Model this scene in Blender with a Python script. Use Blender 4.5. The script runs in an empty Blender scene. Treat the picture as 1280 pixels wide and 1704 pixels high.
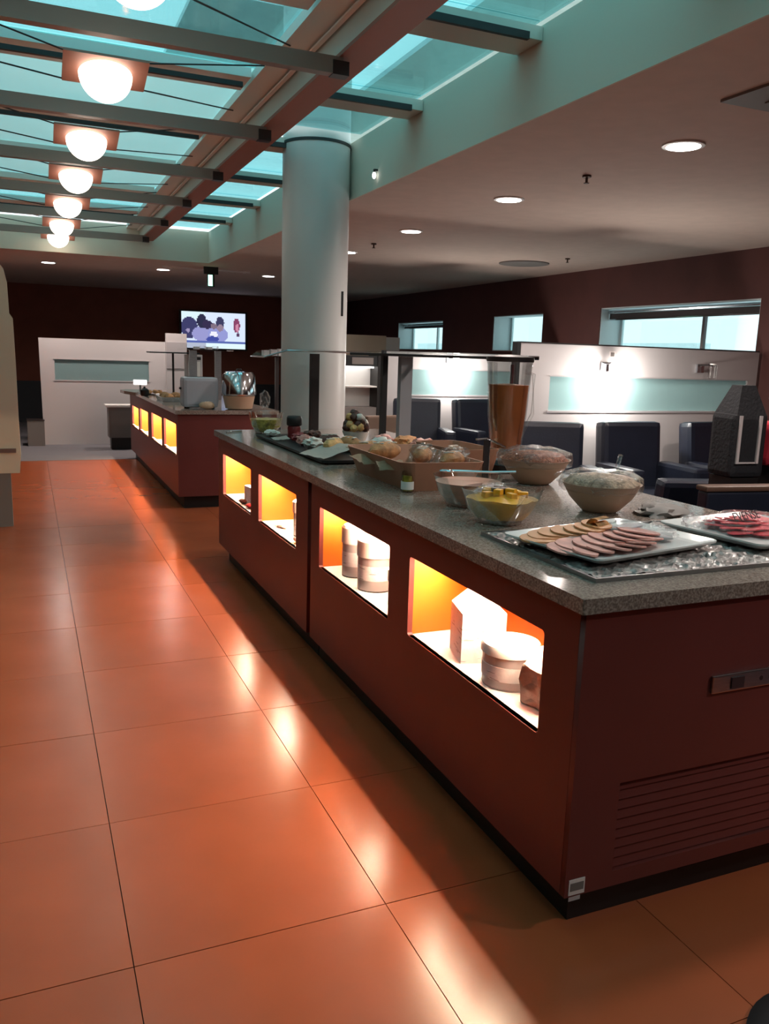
import bpy, bmesh, math, random
from mathutils import Vector, Matrix, noise
random.seed(7)
PI = math.pi
S = bpy.context.scene
COL = S.collection

# ---------------------------------------------------------------- camera
F_PX, PITCH, YAW, ROLL = 1372.9, .18759, .4079, .03149
def camera_axes():
    cy, sy = math.cos(YAW), math.sin(YAW)
    f = Vector((sy, cy, 0)); r = Vector((cy, -sy, 0)); u = Vector((0, 0, 1))
    cp, sp = math.cos(PITCH), math.sin(PITCH)
    f2 = f*cp - u*sp; u2 = u*cp + f*sp
    cr, sr = math.cos(ROLL), math.sin(ROLL)
    return r*cr + u2*sr, u2*cr - r*sr, f2
rt, up, fw = camera_axes()
cam_data = bpy.data.cameras.new('camera')
cam_data.sensor_fit = 'HORIZONTAL'; cam_data.sensor_width = 36
cam_data.lens = F_PX/1280*36
cam_data.clip_start = .05
cam = bpy.data.objects.new('camera', cam_data)
COL.objects.link(cam)
m3 = Matrix((rt, up, -fw)).transposed().to_4x4()
m3.translation = Vector((0, 0, 1.5))
cam.matrix_world = m3
S.camera = cam

# ---------------------------------------------------------------- world, exposure
S.view_settings.view_transform = 'Standard'
S.view_settings.look = 'None'
S.view_settings.gamma = 1
S.view_settings.use_curve_mapping = False
S.view_settings.exposure = 1.0
WORLD_STRENGTH = .98
STRIP_W = 7.6          # watts per niche light strip
GLOBE_E = 3.2
DOWN_W = 52.0
SCONCE_W = 20.0
w = bpy.data.worlds.new('sky'); S.world = w; w.use_nodes = True
nt = w.node_tree; nt.nodes.clear()
wo = nt.nodes.new('ShaderNodeOutputWorld'); bg = nt.nodes.new('ShaderNodeBackground')
tc = nt.nodes.new('ShaderNodeTexCoord'); sx = nt.nodes.new('ShaderNodeSeparateXYZ')
cr = nt.nodes.new('ShaderNodeValToRGB')
nt.links.new(tc.outputs['Generated'], sx.inputs[0]); nt.links.new(sx.outputs['Z'], cr.inputs[0])
cr.color_ramp.elements[0].position = 0.0; cr.color_ramp.elements[0].color = (.84, .97, 1.0, 1)
cr.color_ramp.elements[1].position = .6; cr.color_ramp.elements[1].color = (.46, .84, .88, 1)
nt.links.new(cr.outputs[0], bg.inputs[0]); nt.links.new(bg.outputs[0], wo.inputs[0])
bg.inputs[1].default_value = WORLD_STRENGTH

# ---------------------------------------------------------------- materials
def lin(c):
    c /= 255.0
    return c/12.92 if c <= .04045 else ((c+.055)/1.055)**2.4
def rgb(r, g, b): return (lin(r), lin(g), lin(b), 1)
def mat(name, col, rough=.5, metal=0, noise_amt=0, noise_scale=8, bump=0, bump_scale=40, emit=0, coat=0, spec=None, stretch=None):
    m = bpy.data.materials.new(name); m.use_nodes = True
    n = m.node_tree; b = n.nodes['Principled BSDF']
    b.inputs['Base Color'].default_value = col
    b.inputs['Roughness'].default_value = rough
    b.inputs['Metallic'].default_value = metal
    if coat: b.inputs['Coat Weight'].default_value = coat; b.inputs['Coat Roughness'].default_value = .15
    if spec is not None: b.inputs['Specular IOR Level'].default_value = spec
    if emit:
        b.inputs['Emission Color'].default_value = col; b.inputs['Emission Strength'].default_value = emit
    co = n.nodes.new('ShaderNodeTexCoord')
    src = co.outputs['Object']
    if stretch:
        mp = n.nodes.new('ShaderNodeMapping'); mp.inputs['Scale'].default_value = stretch
        n.links.new(src, mp.inputs[0]); src = mp.outputs[0]
    if noise_amt:
        t = n.nodes.new('ShaderNodeTexNoise'); t.inputs['Scale'].default_value = noise_scale; t.inputs['Detail'].default_value = 4
        n.links.new(src, t.inputs['Vector'])
        r = n.nodes.new('ShaderNodeValToRGB')
        lo = [max(0, c*(1-noise_amt)) for c in col[:3]]+[1]; hi = [min(1, c*(1+noise_amt)) for c in col[:3]]+[1]
        r.color_ramp.elements[0].position = .35; r.color_ramp.elements[0].color = lo
        r.color_ramp.elements[1].position = .65; r.color_ramp.elements[1].color = hi
        n.links.new(t.outputs['Fac'], r.inputs[0]); n.links.new(r.outputs[0], b.inputs['Base Color'])
    if bump:
        t2 = n.nodes.new('ShaderNodeTexNoise'); t2.inputs['Scale'].default_value = bump_scale; t2.inputs['Detail'].default_value = 3
        n.links.new(src, t2.inputs['Vector'])
        bp = n.nodes.new('ShaderNodeBump'); bp.inputs['Strength'].default_value = bump; bp.inputs['Distance'].default_value = .01
        n.links.new(t2.outputs['Fac'], bp.inputs['Height']); n.links.new(bp.outputs[0], b.inputs['Normal'])
    return m
def emis(name, col, strength):
    m = bpy.data.materials.new(name); m.use_nodes = True
    n = m.node_tree; n.nodes.clear()
    e = n.nodes.new('ShaderNodeEmission'); o = n.nodes.new('ShaderNodeOutputMaterial')
    e.inputs[0].default_value = col; e.inputs[1].default_value = strength
    n.links.new(e.outputs[0], o.inputs[0]); return m
def glassy(name, tint, gloss=.12, rough=.05, bump=0, bump_scale=30, trans=None, trans_mix=0):
    """thin clear sheet: transparent + glossy, optional diffusing share"""
    m = bpy.data.materials.new(name); m.use_nodes = True
    n = m.node_tree; n.nodes.clear()
    o = n.nodes.new('ShaderNodeOutputMaterial'); tr = n.nodes.new('ShaderNodeBsdfTransparent'); tr.inputs[0].default_value = tint
    g = n.nodes.new('ShaderNodeBsdfGlossy'); g.inputs['Roughness'].default_value = rough
    mx = n.nodes.new('ShaderNodeMixShader')
    fr = n.nodes.new('ShaderNodeLayerWeight'); fr.inputs[0].default_value = .3
    ma = n.nodes.new('ShaderNodeMath'); ma.operation = 'MULTIPLY_ADD'; ma.inputs[1].default_value = .45; ma.inputs[2].default_value = gloss
    n.links.new(fr.outputs['Fresnel'], ma.inputs[0]); n.links.new(ma.outputs[0], mx.inputs[0])
    n.links.new(tr.outputs[0], mx.inputs[1]); n.links.new(g.outputs[0], mx.inputs[2])
    out = mx
    if trans_mix:
        tl = n.nodes.new('ShaderNodeBsdfTranslucent'); tl.inputs[0].default_value = trans
        df = n.nodes.new('ShaderNodeBsdfDiffuse'); df.inputs[0].default_value = trans
        m1 = n.nodes.new('ShaderNodeMixShader'); m1.inputs[0].default_value = .4
        n.links.new(tl.outputs[0], m1.inputs[1]); n.links.new(df.outputs[0], m1.inputs[2])
        m2 = n.nodes.new('ShaderNodeMixShader'); m2.inputs[0].default_value = trans_mix
        n.links.new(mx.outputs[0], m2.inputs[1]); n.links.new(m1.outputs[0], m2.inputs[2]); out = m2
    if bump:
        t2 = n.nodes.new('ShaderNodeTexNoise'); t2.inputs['Scale'].default_value = bump_scale
        co = n.nodes.new('ShaderNodeTexCoord'); n.links.new(co.outputs['Object'], t2.inputs['Vector'])
        bp = n.nodes.new('ShaderNodeBump'); bp.inputs['Strength'].default_value = bump; bp.inputs['Distance'].default_value = .02
        n.links.new(t2.outputs['Fac'], bp.inputs['Height']); n.links.new(bp.outputs[0], g.inputs['Normal']); 
    n.links.new(out.outputs[0], o.inputs[0]); return m
def speckle(name, base, dark, light, rough=.25, scale=260):
    m = mat(name, base, rough); n = m.node_tree; b = n.nodes['Principled BSDF']
    co = n.nodes.new('ShaderNodeTexCoord')
    v = n.nodes.new('ShaderNodeTexVoronoi'); v.inputs['Scale'].default_value = scale
    t = n.nodes.new('ShaderNodeTexNoise'); t.inputs['Scale'].default_value = scale*.55; t.inputs['Detail'].default_value = 3
    n.links.new(co.outputs['Object'], v.inputs['Vector']); n.links.new(co.outputs['Object'], t.inputs['Vector'])
    r = n.nodes.new('ShaderNodeValToRGB'); e = r.color_ramp.elements
    e[0].position = .36; e[0].color = dark; e[1].position = .64; e[1].color = light
    x = e.new(.5); x.color = base
    n.links.new(t.outputs['Fac'], r.inputs[0]); n.links.new(r.outputs[0], b.inputs['Base Color'])
    return m
def printed(name, base, ink, scale=(1, 1, 60), amt=.62):
    """white pack with faint rows of print"""
    m = mat(name, base, .45, bump=.3, bump_scale=25); n = m.node_tree; b = n.nodes['Principled BSDF']
    co = n.nodes.new('ShaderNodeTexCoord'); mp = n.nodes.new('ShaderNodeMapping'); mp.inputs['Scale'].default_value = scale
    t = n.nodes.new('ShaderNodeTexNoise'); t.inputs['Scale'].default_value = 1.3; t.inputs['Detail'].default_value = 5
    n.links.new(co.outputs['Object'], mp.inputs[0]); n.links.new(mp.outputs[0], t.inputs['Vector'])
    r = n.nodes.new('ShaderNodeValToRGB'); r.color_ramp.elements[0].position = amt-.04; r.color_ramp.elements[0].color = base
    r.color_ramp.elements[1].position = amt; r.color_ramp.elements[1].color = ink
    n.links.new(t.outputs['Fac'], r.inputs[0]); n.links.new(r.outputs[0], b.inputs['Base Color'])
    return m

M = dict(
    tile=mat('orange floor tile', rgb(166, 84, 51), .23, noise_amt=.07, noise_scale=2.2, spec=.4, bump=.05, bump_scale=9),
    grout=mat('dark grout', rgb(60, 22, 12), .8),
    carpet=mat('dark navy carpet', rgb(34, 38, 50), .95, noise_amt=.2, noise_scale=300, bump=.3, bump_scale=400),
    greymat=mat('blue grey carpet strip', rgb(112, 108, 112), .9, noise_amt=.1, noise_scale=200),
    ceil=mat('painted ceiling', rgb(200, 178, 165), .9, noise_amt=.03),
    well=mat('painted skylight well', rgb(205, 205, 190), .85),
    redwall=mat('red brown wall paint', rgb(84, 46, 42), .8, noise_amt=.08, noise_scale=3),
    farwall_lit=mat('brown far wall paint lightened as if lit', rgb(136, 76, 60), .8, noise_amt=.08, noise_scale=3),  # wall paint lightened in colour to stand in for missing light
    wain=mat('charcoal wainscot', rgb(44, 46, 50), .6),
    laminate=mat('red brown laminate', rgb(108, 50, 46), .42, noise_amt=.06, noise_scale=3, spec=.4),
    niche=mat('bright orange laminate', rgb(236, 112, 24), .45),
    black=mat('black plinth laminate', rgb(22, 18, 18), .5),
    gap=mat('dark void', rgb(10, 8, 8), .9),
    white=mat('white laminate', rgb(235, 230, 225), .4),
    offwhite=mat('off white panel', rgb(196, 190, 190), .45),
    stone=speckle('grey speckled stone', rgb(142, 124, 114), rgb(116, 100, 92), rgb(166, 150, 140), .13, 300),
    ice=speckle('crushed ice and grey pebbles', rgb(140, 128, 124), rgb(104, 94, 92), rgb(186, 176, 172), .3, 70),
    steel=mat('brushed steel', rgb(165, 165, 168), .3, 1, stretch=(4, 4, 60), noise_amt=.1),
    satin=mat('satin grey metal', rgb(150, 150, 154), .4, .25),
    chrome=mat('polished steel', rgb(205, 210, 215), .12, 1),
    darksteel=mat('dark bronze metal', rgb(74, 68, 68), .35, .7),
    beam=mat('grey brown metal beam', rgb(150, 140, 134), .42, .45),
    brown=mat('brown painted beam', rgb(150, 100, 84), .6),
    frame=mat('beige skylight frame', rgb(222, 232, 228), .7),
    channel=mat('pale aluminium channel', rgb(190, 192, 182), .5, .3),
    blackmetal=mat('black gasket', rgb(20, 20, 22), .5),
    navy=mat('navy leather', rgb(27, 32, 46), .38, noise_amt=.12, noise_scale=6, bump=.1, bump_scale=60),
    tan=mat('tan upholstery', rgb(110, 88, 74), .6),
    beige=mat('beige laminate', rgb(222, 204, 180), .5),
    colm=mat('satin white column paint', rgb(205, 200, 196), .38),
    ceramic=mat('white glazed ceramic', rgb(226, 222, 220), .18),
    basket=mat('terracotta paper board', rgb(176, 122, 96), .6, noise_amt=.08),
    paper=mat('kraft paper', rgb(190, 160, 132), .7, noise_amt=.1, bump=.4, bump_scale=30),
    napkin=mat('white paper napkin', rgb(225, 215, 205), .8, bump=.3),
    bread=mat('bread crust', rgb(186, 130, 84), .7, noise_amt=.35, noise_scale=22, bump=.5),
    cheese=mat('orange sliced cheese', rgb(216, 150, 104), .45, noise_amt=.08),
    ham=mat('pink sliced ham', rgb(205, 140, 128), .45, noise_amt=.25, noise_scale=25),
    salami=mat('red sliced salami', rgb(205, 66, 78), .4, noise_amt=.35, noise_scale=35),
    pastry=mat('golden pastry', rgb(214, 164, 104), .6, noise_amt=.3, noise_scale=30, bump=.4),
    fruit=mat('yellow orange melon', rgb(240, 170, 40), .35, noise_amt=.2, noise_scale=18),
    fruit2=mat('dark grapes', rgb(88, 64, 40), .35, noise_amt=.3, noise_scale=25),
    pink=mat('pink yogurt cream', rgb(212, 150, 126), .4),
    cereal=mat('brown cereal', rgb(140, 82, 58), .8, noise_amt=.5, noise_scale=70, bump=1, bump_scale=120),
    oats=mat('pale cereal flakes', rgb(178, 152, 130), .8, noise_amt=.4, noise_scale=60, bump=1, bump_scale=110),
    bowl=mat('beige stoneware', rgb(190, 156, 130), .35),
    smoothie=mat('orange brown smoothie', rgb(190, 108, 60), .35, noise_amt=.1, noise_scale=6),
    choc=mat('chocolate brown snack', rgb(84, 46, 34), .5, noise_amt=.4, noise_scale=40, bump=.6),
    slate=mat('black slate', rgb(24, 24, 26), .45),
    olive=mat('green yellow olives', rgb(178, 160, 60), .3, noise_amt=.4, noise_scale=40, bump=.5),
    redpack=mat('red foil pack', rgb(150, 40, 44), .35, noise_amt=.2),
    brownpack=mat('wrinkled brown foil bag', rgb(150, 122, 112), .4, .3, bump=.8, bump_scale=22),
    pack=printed('white printed pack', rgb(226, 224, 226), rgb(165, 158, 164), (14, 14, 90), .66),
    tub=mat('silver grey tub', rgb(190, 184, 186), .35, .2, bump=.2, bump_scale=12),
    sticker=mat('white sticker', rgb(225, 215, 212), .5),
    ink=mat('dark ink', rgb(52, 34, 38), .6),
    rust=mat('dark red bottle', rgb(120, 34, 34), .35),
    bagblack=mat('black nylon', rgb(26, 27, 32), .7, bump=.4, bump_scale=60),
    piping=mat('pale grey webbing', rgb(200, 190, 190), .6),
    redcloth=mat('red cloth', rgb(170, 30, 48), .8, bump=.5, bump_scale=20),
    toaster=mat('light grey enamel', rgb(170, 170, 178), .35),
    walnut=mat('walnut trim', rgb(92, 70, 58), .45),
    sprinkler=mat('dark brass', rgb(70, 48, 38), .4, .6),
    vent=mat('grey ceiling vent', rgb(120, 112, 108), .6),
    mullion=mat('pale window frame', rgb(196, 206, 208), .5),
    blind=mat('white roller blind', rgb(232, 238, 238), .8),
    facade=mat('pale facade', rgb(232, 242, 244), .7, noise_amt=.05),
    facadeglass=mat('dark facade glass', rgb(95, 150, 160), .2),
)
GL = glassy('clear glass', (.975, .985, .98, 1), .04, .04)
GLW = glassy('window glass', (.9, .98, .98, 1), .03, .03)
FILM = glassy('cling film', (.97, .97, .97, 1), .05, .16, 1.0, 60)
FROST = glassy('frosted glass', (.75, .9, .9, 1), .05, .1, trans=(.55, .75, .76, 1), trans_mix=.75)
SKYG = glassy('tinted roof glass', (.62, .86, .88, 1), .02, .05)
SKYF = glassy('frosted roof glass', (.6, .8, .82, 1), .02, .2, trans=(.86, .96, .94, 1), trans_mix=.7)
E_STRIP = emis('warm light strip', (1, .80, .58, 1), 5)
E_GLOBE = emis('warm globe light', (1, .88, .74, 1), GLOBE_E)
E_DOWN = emis('downlight lens', (1, .95, .92, 1), 8)
E_SCONCE = emis('sconce light', (1, .96, .9, 1), 12)
E_EXIT = emis('green exit light', (.35, 1, .6, 1), 1.6)
E_SIGN = emis('lit sign', (1, .97, .94, 1), 1.5)

# ---------------------------------------------------------------- mesh helpers
class MB:
    def __init__(s): s.bm = bmesh.new(); s.smooth = False
    def box(s, x0, x1, y0, y1, z0, z1, rot=None, bev=0):
        vs = [s.bm.verts.new(p) for p in ((x0,y0,z0),(x1,y0,z0),(x1,y1,z0),(x0,y1,z0),(x0,y0,z1),(x1,y0,z1),(x1,y1,z1),(x0,y1,z1))]
        fs = [s.bm.faces.new([vs[i] for i in f]) for f in ((3,2,1,0),(4,5,6,7),(0,1,5,4),(1,2,6,5),(2,3,7,6),(3,0,4,7))]
        if bev:
            es = list({e for f in fs for e in f.edges})
            r = bmesh.ops.bevel(s.bm, geom=es, offset=bev, segments=2, affect='EDGES', profile=.6)
            vs = list({v for f in r['faces'] for v in f.verts} | {v for v in vs if v.is_valid})
        if rot is not None:
            bmesh.ops.transform(s.bm, matrix=rot, verts=[v for v in vs if v.is_valid])
        return s
    def cyl(s, p, r, h, seg=20, r2=None, axis='Z', caps=True):
        m = Matrix.Translation(Vector(p))
        if axis == 'X': m = m @ Matrix.Rotation(PI/2, 4, 'Y')
        if axis == 'Y': m = m @ Matrix.Rotation(-PI/2, 4, 'X')
        bmesh.ops.create_cone(s.bm, cap_ends=caps, segments=seg, radius1=r, radius2=r if r2 is None else r2, depth=h, matrix=m @ Matrix.Translation((0, 0, h/2)))
        return s
    def lathe(s, prof, c=(0, 0, 0), seg=28, sq=0, sx=1, sy=1):
        rings = []
        for r, z in prof:
            ring = []
            for i in range(seg):
                a = 2*PI*i/seg
                k = 1
                if sq: k = (abs(math.cos(a))**4+abs(math.sin(a))**4)**(-.25*sq)
                ring.append(s.bm.verts.new((c[0]+r*k*math.cos(a)*sx, c[1]+r*k*math.sin(a)*sy, c[2]+z)))
            rings.append(ring)
        for a, b in zip(rings, rings[1:]):
            for i in range(seg):
                s.bm.faces.new((a[i], a[(i+1) % seg], b[(i+1) % seg], b[i]))
        if prof[0][0] > 1e-5: s.bm.faces.new(rings[0][::-1])
        if prof[-1][0] > 1e-5: s.bm.faces.new(rings[-1])
        s.smooth = True
        return s
    def ball(s, c, r, sub=2, scale=(1, 1, 1), jit=0, seed=0, nf=3.0, rot=None):
        m = Matrix.Translation(Vector(c))
        if rot is not None: m = m @ rot
        g = bmesh.ops.create_icosphere(s.bm, subdivisions=sub, radius=1)
        for v in g['verts']:
            d = 1
            if jit: d = 1+jit*noise.noise(v.co*nf+Vector((seed*7.3, seed*3.1, 0)))
            v.co = m @ Vector((v.co.x*r*scale[0]*d, v.co.y*r*scale[1]*d, v.co.z*r*scale[2]*d))
        s.smooth = True
        return s
    def tube(s, pts, r, seg=8):
        pts = [Vector(p) for p in pts]; rings = []
        for i, p in enumerate(pts):
            d = (pts[min(i+1, len(pts)-1)]-pts[max(i-1, 0)]).normalized()
            a = d.cross(Vector((0, 0, 1)));
            if a.length < .01: a = d.cross(Vector((0, 1, 0)))
            a.normalize(); b = d.cross(a)
            rings.append([s.bm.verts.new(p+(a*math.cos(2*PI*k/seg)+b*math.sin(2*PI*k/seg))*r) for k in range(seg)])
        for q, t in zip(rings, rings[1:]):
            for i in range(seg): s.bm.faces.new((q[i], q[(i+1) % seg], t[(i+1) % seg], t[i]))
        s.bm.faces.new(rings[0][::-1]); s.bm.faces.new(rings[-1])
        return s
    def prism(s, pts, z0, z1):
        a = [s.bm.verts.new((x, y, z0)) for x, y in pts]; b = [s.bm.verts.new((x, y, z1)) for x, y in pts]
        n = len(pts)
        s.bm.faces.new(a[::-1]); s.bm.faces.new(b)
        for i in range(n): s.bm.faces.new((a[i], a[(i+1) % n], b[(i+1) % n], b[i]))
        return s
    def frustum(s, b, t, z0, z1):
        """b, t = (x0,x1,y0,y1) rectangles"""
        A = [s.bm.verts.new(p) for p in ((b[0],b[2],z0),(b[1],b[2],z0),(b[1],b[3],z0),(b[0],b[3],z0))]
        B = [s.bm.verts.new(p) for p in ((t[0],t[2],z1),(t[1],t[2],z1),(t[1],t[3],z1),(t[0],t[3],z1))]
        s.bm.faces.new(A[::-1]); s.bm.faces.new(B)
        for i in range(4): s.bm.faces.new((A[i], A[(i+1) % 4], B[(i+1) % 4], B[i]))
        return s
    def jitter(s, amt, nf=20, seed=0):
        for v in s.bm.verts:
            v.co += noise.noise_vector(v.co*nf+Vector((seed, 0, 0)))*amt
        return s
    def build(s, name, m, parent=None, loc=None, rotz=0):
        bmesh.ops.recalc_face_normals(s.bm, faces=s.bm.faces)
        if s.smooth:
            for f in s.bm.faces: f.smooth = True
            for e in s.bm.edges:
                if len(e.link_faces) == 2 and e.calc_face_angle(0) > .7: e.smooth = False
        me = bpy.data.meshes.new(name); s.bm.to_mesh(me); s.bm.free()
        me.materials.append(m if not isinstance(m, str) else M[m])
        o = bpy.data.objects.new(name, me); COL.objects.link(o)
        if parent is not None: o.parent = parent
        if loc: o.location = loc
        if rotz: o.rotation_euler = (0, 0, rotz)
        return o
def tag(o, label, cat, group=None):
    o['label'] = label; o['category'] = cat
    if group: o['group'] = group
    return o
def thing(name, label, cat, loc=(0, 0, 0), rotz=0, group=None):
    o = bpy.data.objects.new(name, None); COL.objects.link(o)
    o.location = loc; o.rotation_euler = (0, 0, rotz)
    o.empty_display_size = .1
    return tag(o, label, cat, group)
def struct(o, kind='structure'):
    o['kind'] = kind; return o
def root(name, loc=(0, 0, 0)):
    o = bpy.data.objects.new(name, None); COL.objects.link(o); o.location = loc; o['kind'] = 'structure'; return o
def copy_tree(o, parent=None):
    c = o.copy(); COL.objects.link(c)
    if parent is not None: c.parent = parent
    for ch in list(o.children):
        copy_tree(ch, c)
    return c
def bx(*a, **k): return MB().box(*a, **k)
def rounded(x0, x1, y0, y1, r, n=4):
    pts = []
    for cx, cy, a0 in ((x1-r, y0+r, -PI/2), (x1-r, y1-r, 0), (x0+r, y1-r, PI/2), (x0+r, y0+r, PI)):
        for i in range(n+1):
            a = a0+PI/2*i/n; pts.append((cx+r*math.cos(a), cy+r*math.sin(a)))
    return pts
def curve_plate(name, outer, holes, thick, m, parent=None):
    """flat plate in local XY with holes, thickness along local Z (0..thick)"""
    cu = bpy.data.curves.new(name, 'CURVE'); cu.dimensions = '2D'; cu.fill_mode = 'BOTH'; cu.extrude = thick/2
    for pts in [outer]+holes:
        sp = cu.splines.new('POLY'); sp.points.add(len(pts)-1); sp.use_cyclic_u = True
        for i, (x, y) in enumerate(pts): sp.points[i].co = (x, y, 0, 1)
    tmp = bpy.data.objects.new('tmp', cu)
    me = bpy.data.meshes.new_from_object(tmp)
    me.name = name
    bpy.data.objects.remove(tmp); bpy.data.curves.remove(cu)
    me.materials.clear(); me.materials.append(M[m] if isinstance(m, str) else m)
    for v in me.vertices: v.co.z += thick/2
    o = bpy.data.objects.new(name, me); COL.objects.link(o)
    if parent is not None: o.parent = parent
    return o
def text_mesh(name, body, size, m, parent=None, thick=.0005):
    cu = bpy.data.curves.new(name, 'FONT'); cu.body = body; cu.size = size; cu.extrude = thick; cu.align_x = 'CENTER'; cu.align_y = 'CENTER'
    tmp = bpy.data.objects.new('tmp', cu)
    me = bpy.data.meshes.new_from_object(tmp); bpy.data.objects.remove(tmp); bpy.data.curves.remove(cu)
    me.materials.clear(); me.materials.append(M[m] if isinstance(m, str) else m)
    o = bpy.data.objects.new(name, me); COL.objects.link(o)
    if parent is not None: o.parent = parent
    return o
def area(name, loc, sx_, sy_, watts, col, parent=None, rot=(0, 0, 0), spread=180):
    l = bpy.data.lights.new(name, 'AREA'); l.shape = 'RECTANGLE'; l.size = sx_; l.size_y = sy_; l.energy = watts; l.color = col
    l.spread = math.radians(spread)
    o = bpy.data.objects.new(name, l); COL.objects.link(o); o.location = loc; o.rotation_euler = rot
    if parent is not None: o.parent = parent
    return o

# ================================================================ SETTING
CZ = 2.64                      # ceiling
XL, XR, YB, YF = -3.6, 6.6, -2.6, 17.7
WX0, WX1, WY0, WY1 = -1.5, 2.3, -1.6, 11.5   # skylight well
WT = 3.04                      # top of well
# floor: slab, tiles, carpet
fl = root('floor')
bx(XL, XR+.3, YB, YF, -.12, -.012).build('floor_slab', 'grout', fl)
TX0, TY0, TS, G = .174-.675*3, 1.87-.675*4, .675, .0013
tile_me = None
t = MB().box(G, TS-G, G, TS-G, -.012, 0)
first = t.build('floor_tile', 'tile', fl, (TX0, TY0, 0))
for ix in range(7):
    for iy in range(19):
        if ix == 0 and iy == 0: continue
        c = first.copy(); c.location = (TX0+ix*TS, TY0+iy*TS, random.choice((0, 0, .0004))); COL.objects.link(c)
struct(MB().box(XL, TX0, YB, YF, -.012, 0).box(TX0, XR, YB, TY0, -.012, 0).build('carpet', 'carpet', fl), 'structure')
struct(MB().box(TX0+7*TS, XR, TY0, YF, -.012, 0).build('carpet', 'carpet', fl))
yT = TY0+19*TS
struct(bx(TX0, TX0+7*TS, yT, YF, -.012, 0).build('carpet_strip', 'greymat', fl))
struct(bx(TX0+.001, TX0+7*TS, yT-.35, yT, .0005, .004).build('carpet_edge', 'greymat', fl))

# ceiling with the skylight well cut out
ce = root('ceiling')
MB().box(WX1, XR+.3, YB, YF, CZ, WT).box(XL, WX0, YB, YF, CZ, WT).box(WX0, WX1, WY1, YF, CZ, WT).box(WX0, WX1, YB, WY0, CZ, WT).build('ceiling_slab', 'ceil', ce)
# painted lining of the well
e = .012
MB().box(WX1-e, WX1, WY0, WY1, CZ-.002, WT).box(WX0, WX0+e, WY0, WY1, CZ-.002, WT).box(WX0, WX1, WY1-e, WY1, CZ-.002, WT).box(WX0, WX1, WY0, WY0+e, CZ-.002, WT).build('well_lining', 'well', ce)

# walls
struct(bx(XL, XR+.3, YF, YF+.2, 0, CZ).build('wall_far', 'farwall_lit'))
struct(bx(XL-.2, XL, YB, YF, 0, CZ).build('wall_left', 'redwall'))
struct(bx(XL, XR+.3, YB-.2, YB, 0, CZ).build('wall_near', 'redwall'))
struct(bx(XL, XR, YF-.03, YF, 0, .80).build('trim_1', 'wain'))
wins = [(6.19, 8.68, 1.62, 2.16), (9.95, 11.3, 1.62, 2.14), (13.0, 14.9, 1.62, 2.12)]
wr = MB()
ys = YB
for y0, y1, z0, z1 in wins:
    wr.box(XR, XR+.35, ys, y0, 0, CZ); wr.box(XR, XR+.35, y0, y1, 0, z0); wr.box(XR, XR+.35, y0, y1, z1, CZ); ys = y1
wr.box(XR, XR+.35, ys, YF, 0, CZ)
struct(wr.build('wall_right', 'redwall'))
for i, (y0, y1, z0, z1) in enumerate(wins):
    r = root('window_%d' % (i+1), (XR, y0, z0))
    L, Hh = y1-y0, z1-z0
    f = MB()
    f.box(.01, .34, 0, .012, 0, Hh).box(.01, .34, L-.012, L, 0, Hh).box(.01, .34, 0, L, 0, .012).box(.01, .34, 0, L, Hh-.012, Hh)
    f.build('window_frame', 'mullion', r)
    g = MB(); g.box(.31, .34, .012, .05, .012, Hh-.012).box(.31, .34, L-.05, L-.012, .012, Hh-.012)
    g.build('sash', 'mullion', r)
    for ym in ([L*.42] if i != 1 else [L*.25]):
        bx(.30, .335, ym-.02, ym+.02, .012, Hh-.012).build('window_bar', 'mullion' if i else 'darksteel', r)
    bx(.322, .328, .05, L-.05, .012, Hh-.012).build('pane', GLW, r)
    if i != 1:
        MB().cyl((.12, .02, Hh-.045), .022, L-.04, 12, axis='Y').build('blind_roller', 'chrome', r)
        MB().box(.13, .135, .02, L-.02, Hh-.13 if i == 0 else Hh-.10, Hh-.045).build('blind_cloth', 'darksteel', r)
        MB().box(.12, .145, .02, L-.02, Hh-.145 if i == 0 else Hh-.11, Hh-.13 if i == 0 else Hh-.10).build('blind_rail', 'chrome', r)

# ---------------------------------------------------------------- skylight structure
sk = thing('skylight_roof', 'glazed skylight roof with beige frame and pale teal panes above the aisle', 'skylight', (0, 0, 0))
mull = [3.62+1.29*k for k in range(-4, 7)]
FZ = 3.0
fr = MB()
fr.box(1.24, 1.42, WY0+.02, WY1-.02, FZ, FZ+.05)
fr.box(WX0+.02, WX0+.2, WY0+.02, WY1-.02, FZ, FZ+.05)
fr.build('frame_rail', 'frame', sk)
for k, y in enumerate(mull):
    if y > WY1-.2: continue
    bx(WX0+.2, 1.22, y-.02, y+.24, FZ, FZ+.05).build('mullion', 'frame', sk)
    bx(WX0+.2, 1.16, y-.075, y-.05, FZ-.07, FZ-.045).build('gasket', 'blackmetal', sk)
    bx(1.57, WX1-.015, y-.02, y+.2, FZ-.03, FZ+.03).build('mullion', 'channel', sk)
    bx(1.57, WX1-.10, y-.045, y-.022, FZ-.045, FZ-.012).build('gasket', 'blackmetal', sk)
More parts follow.
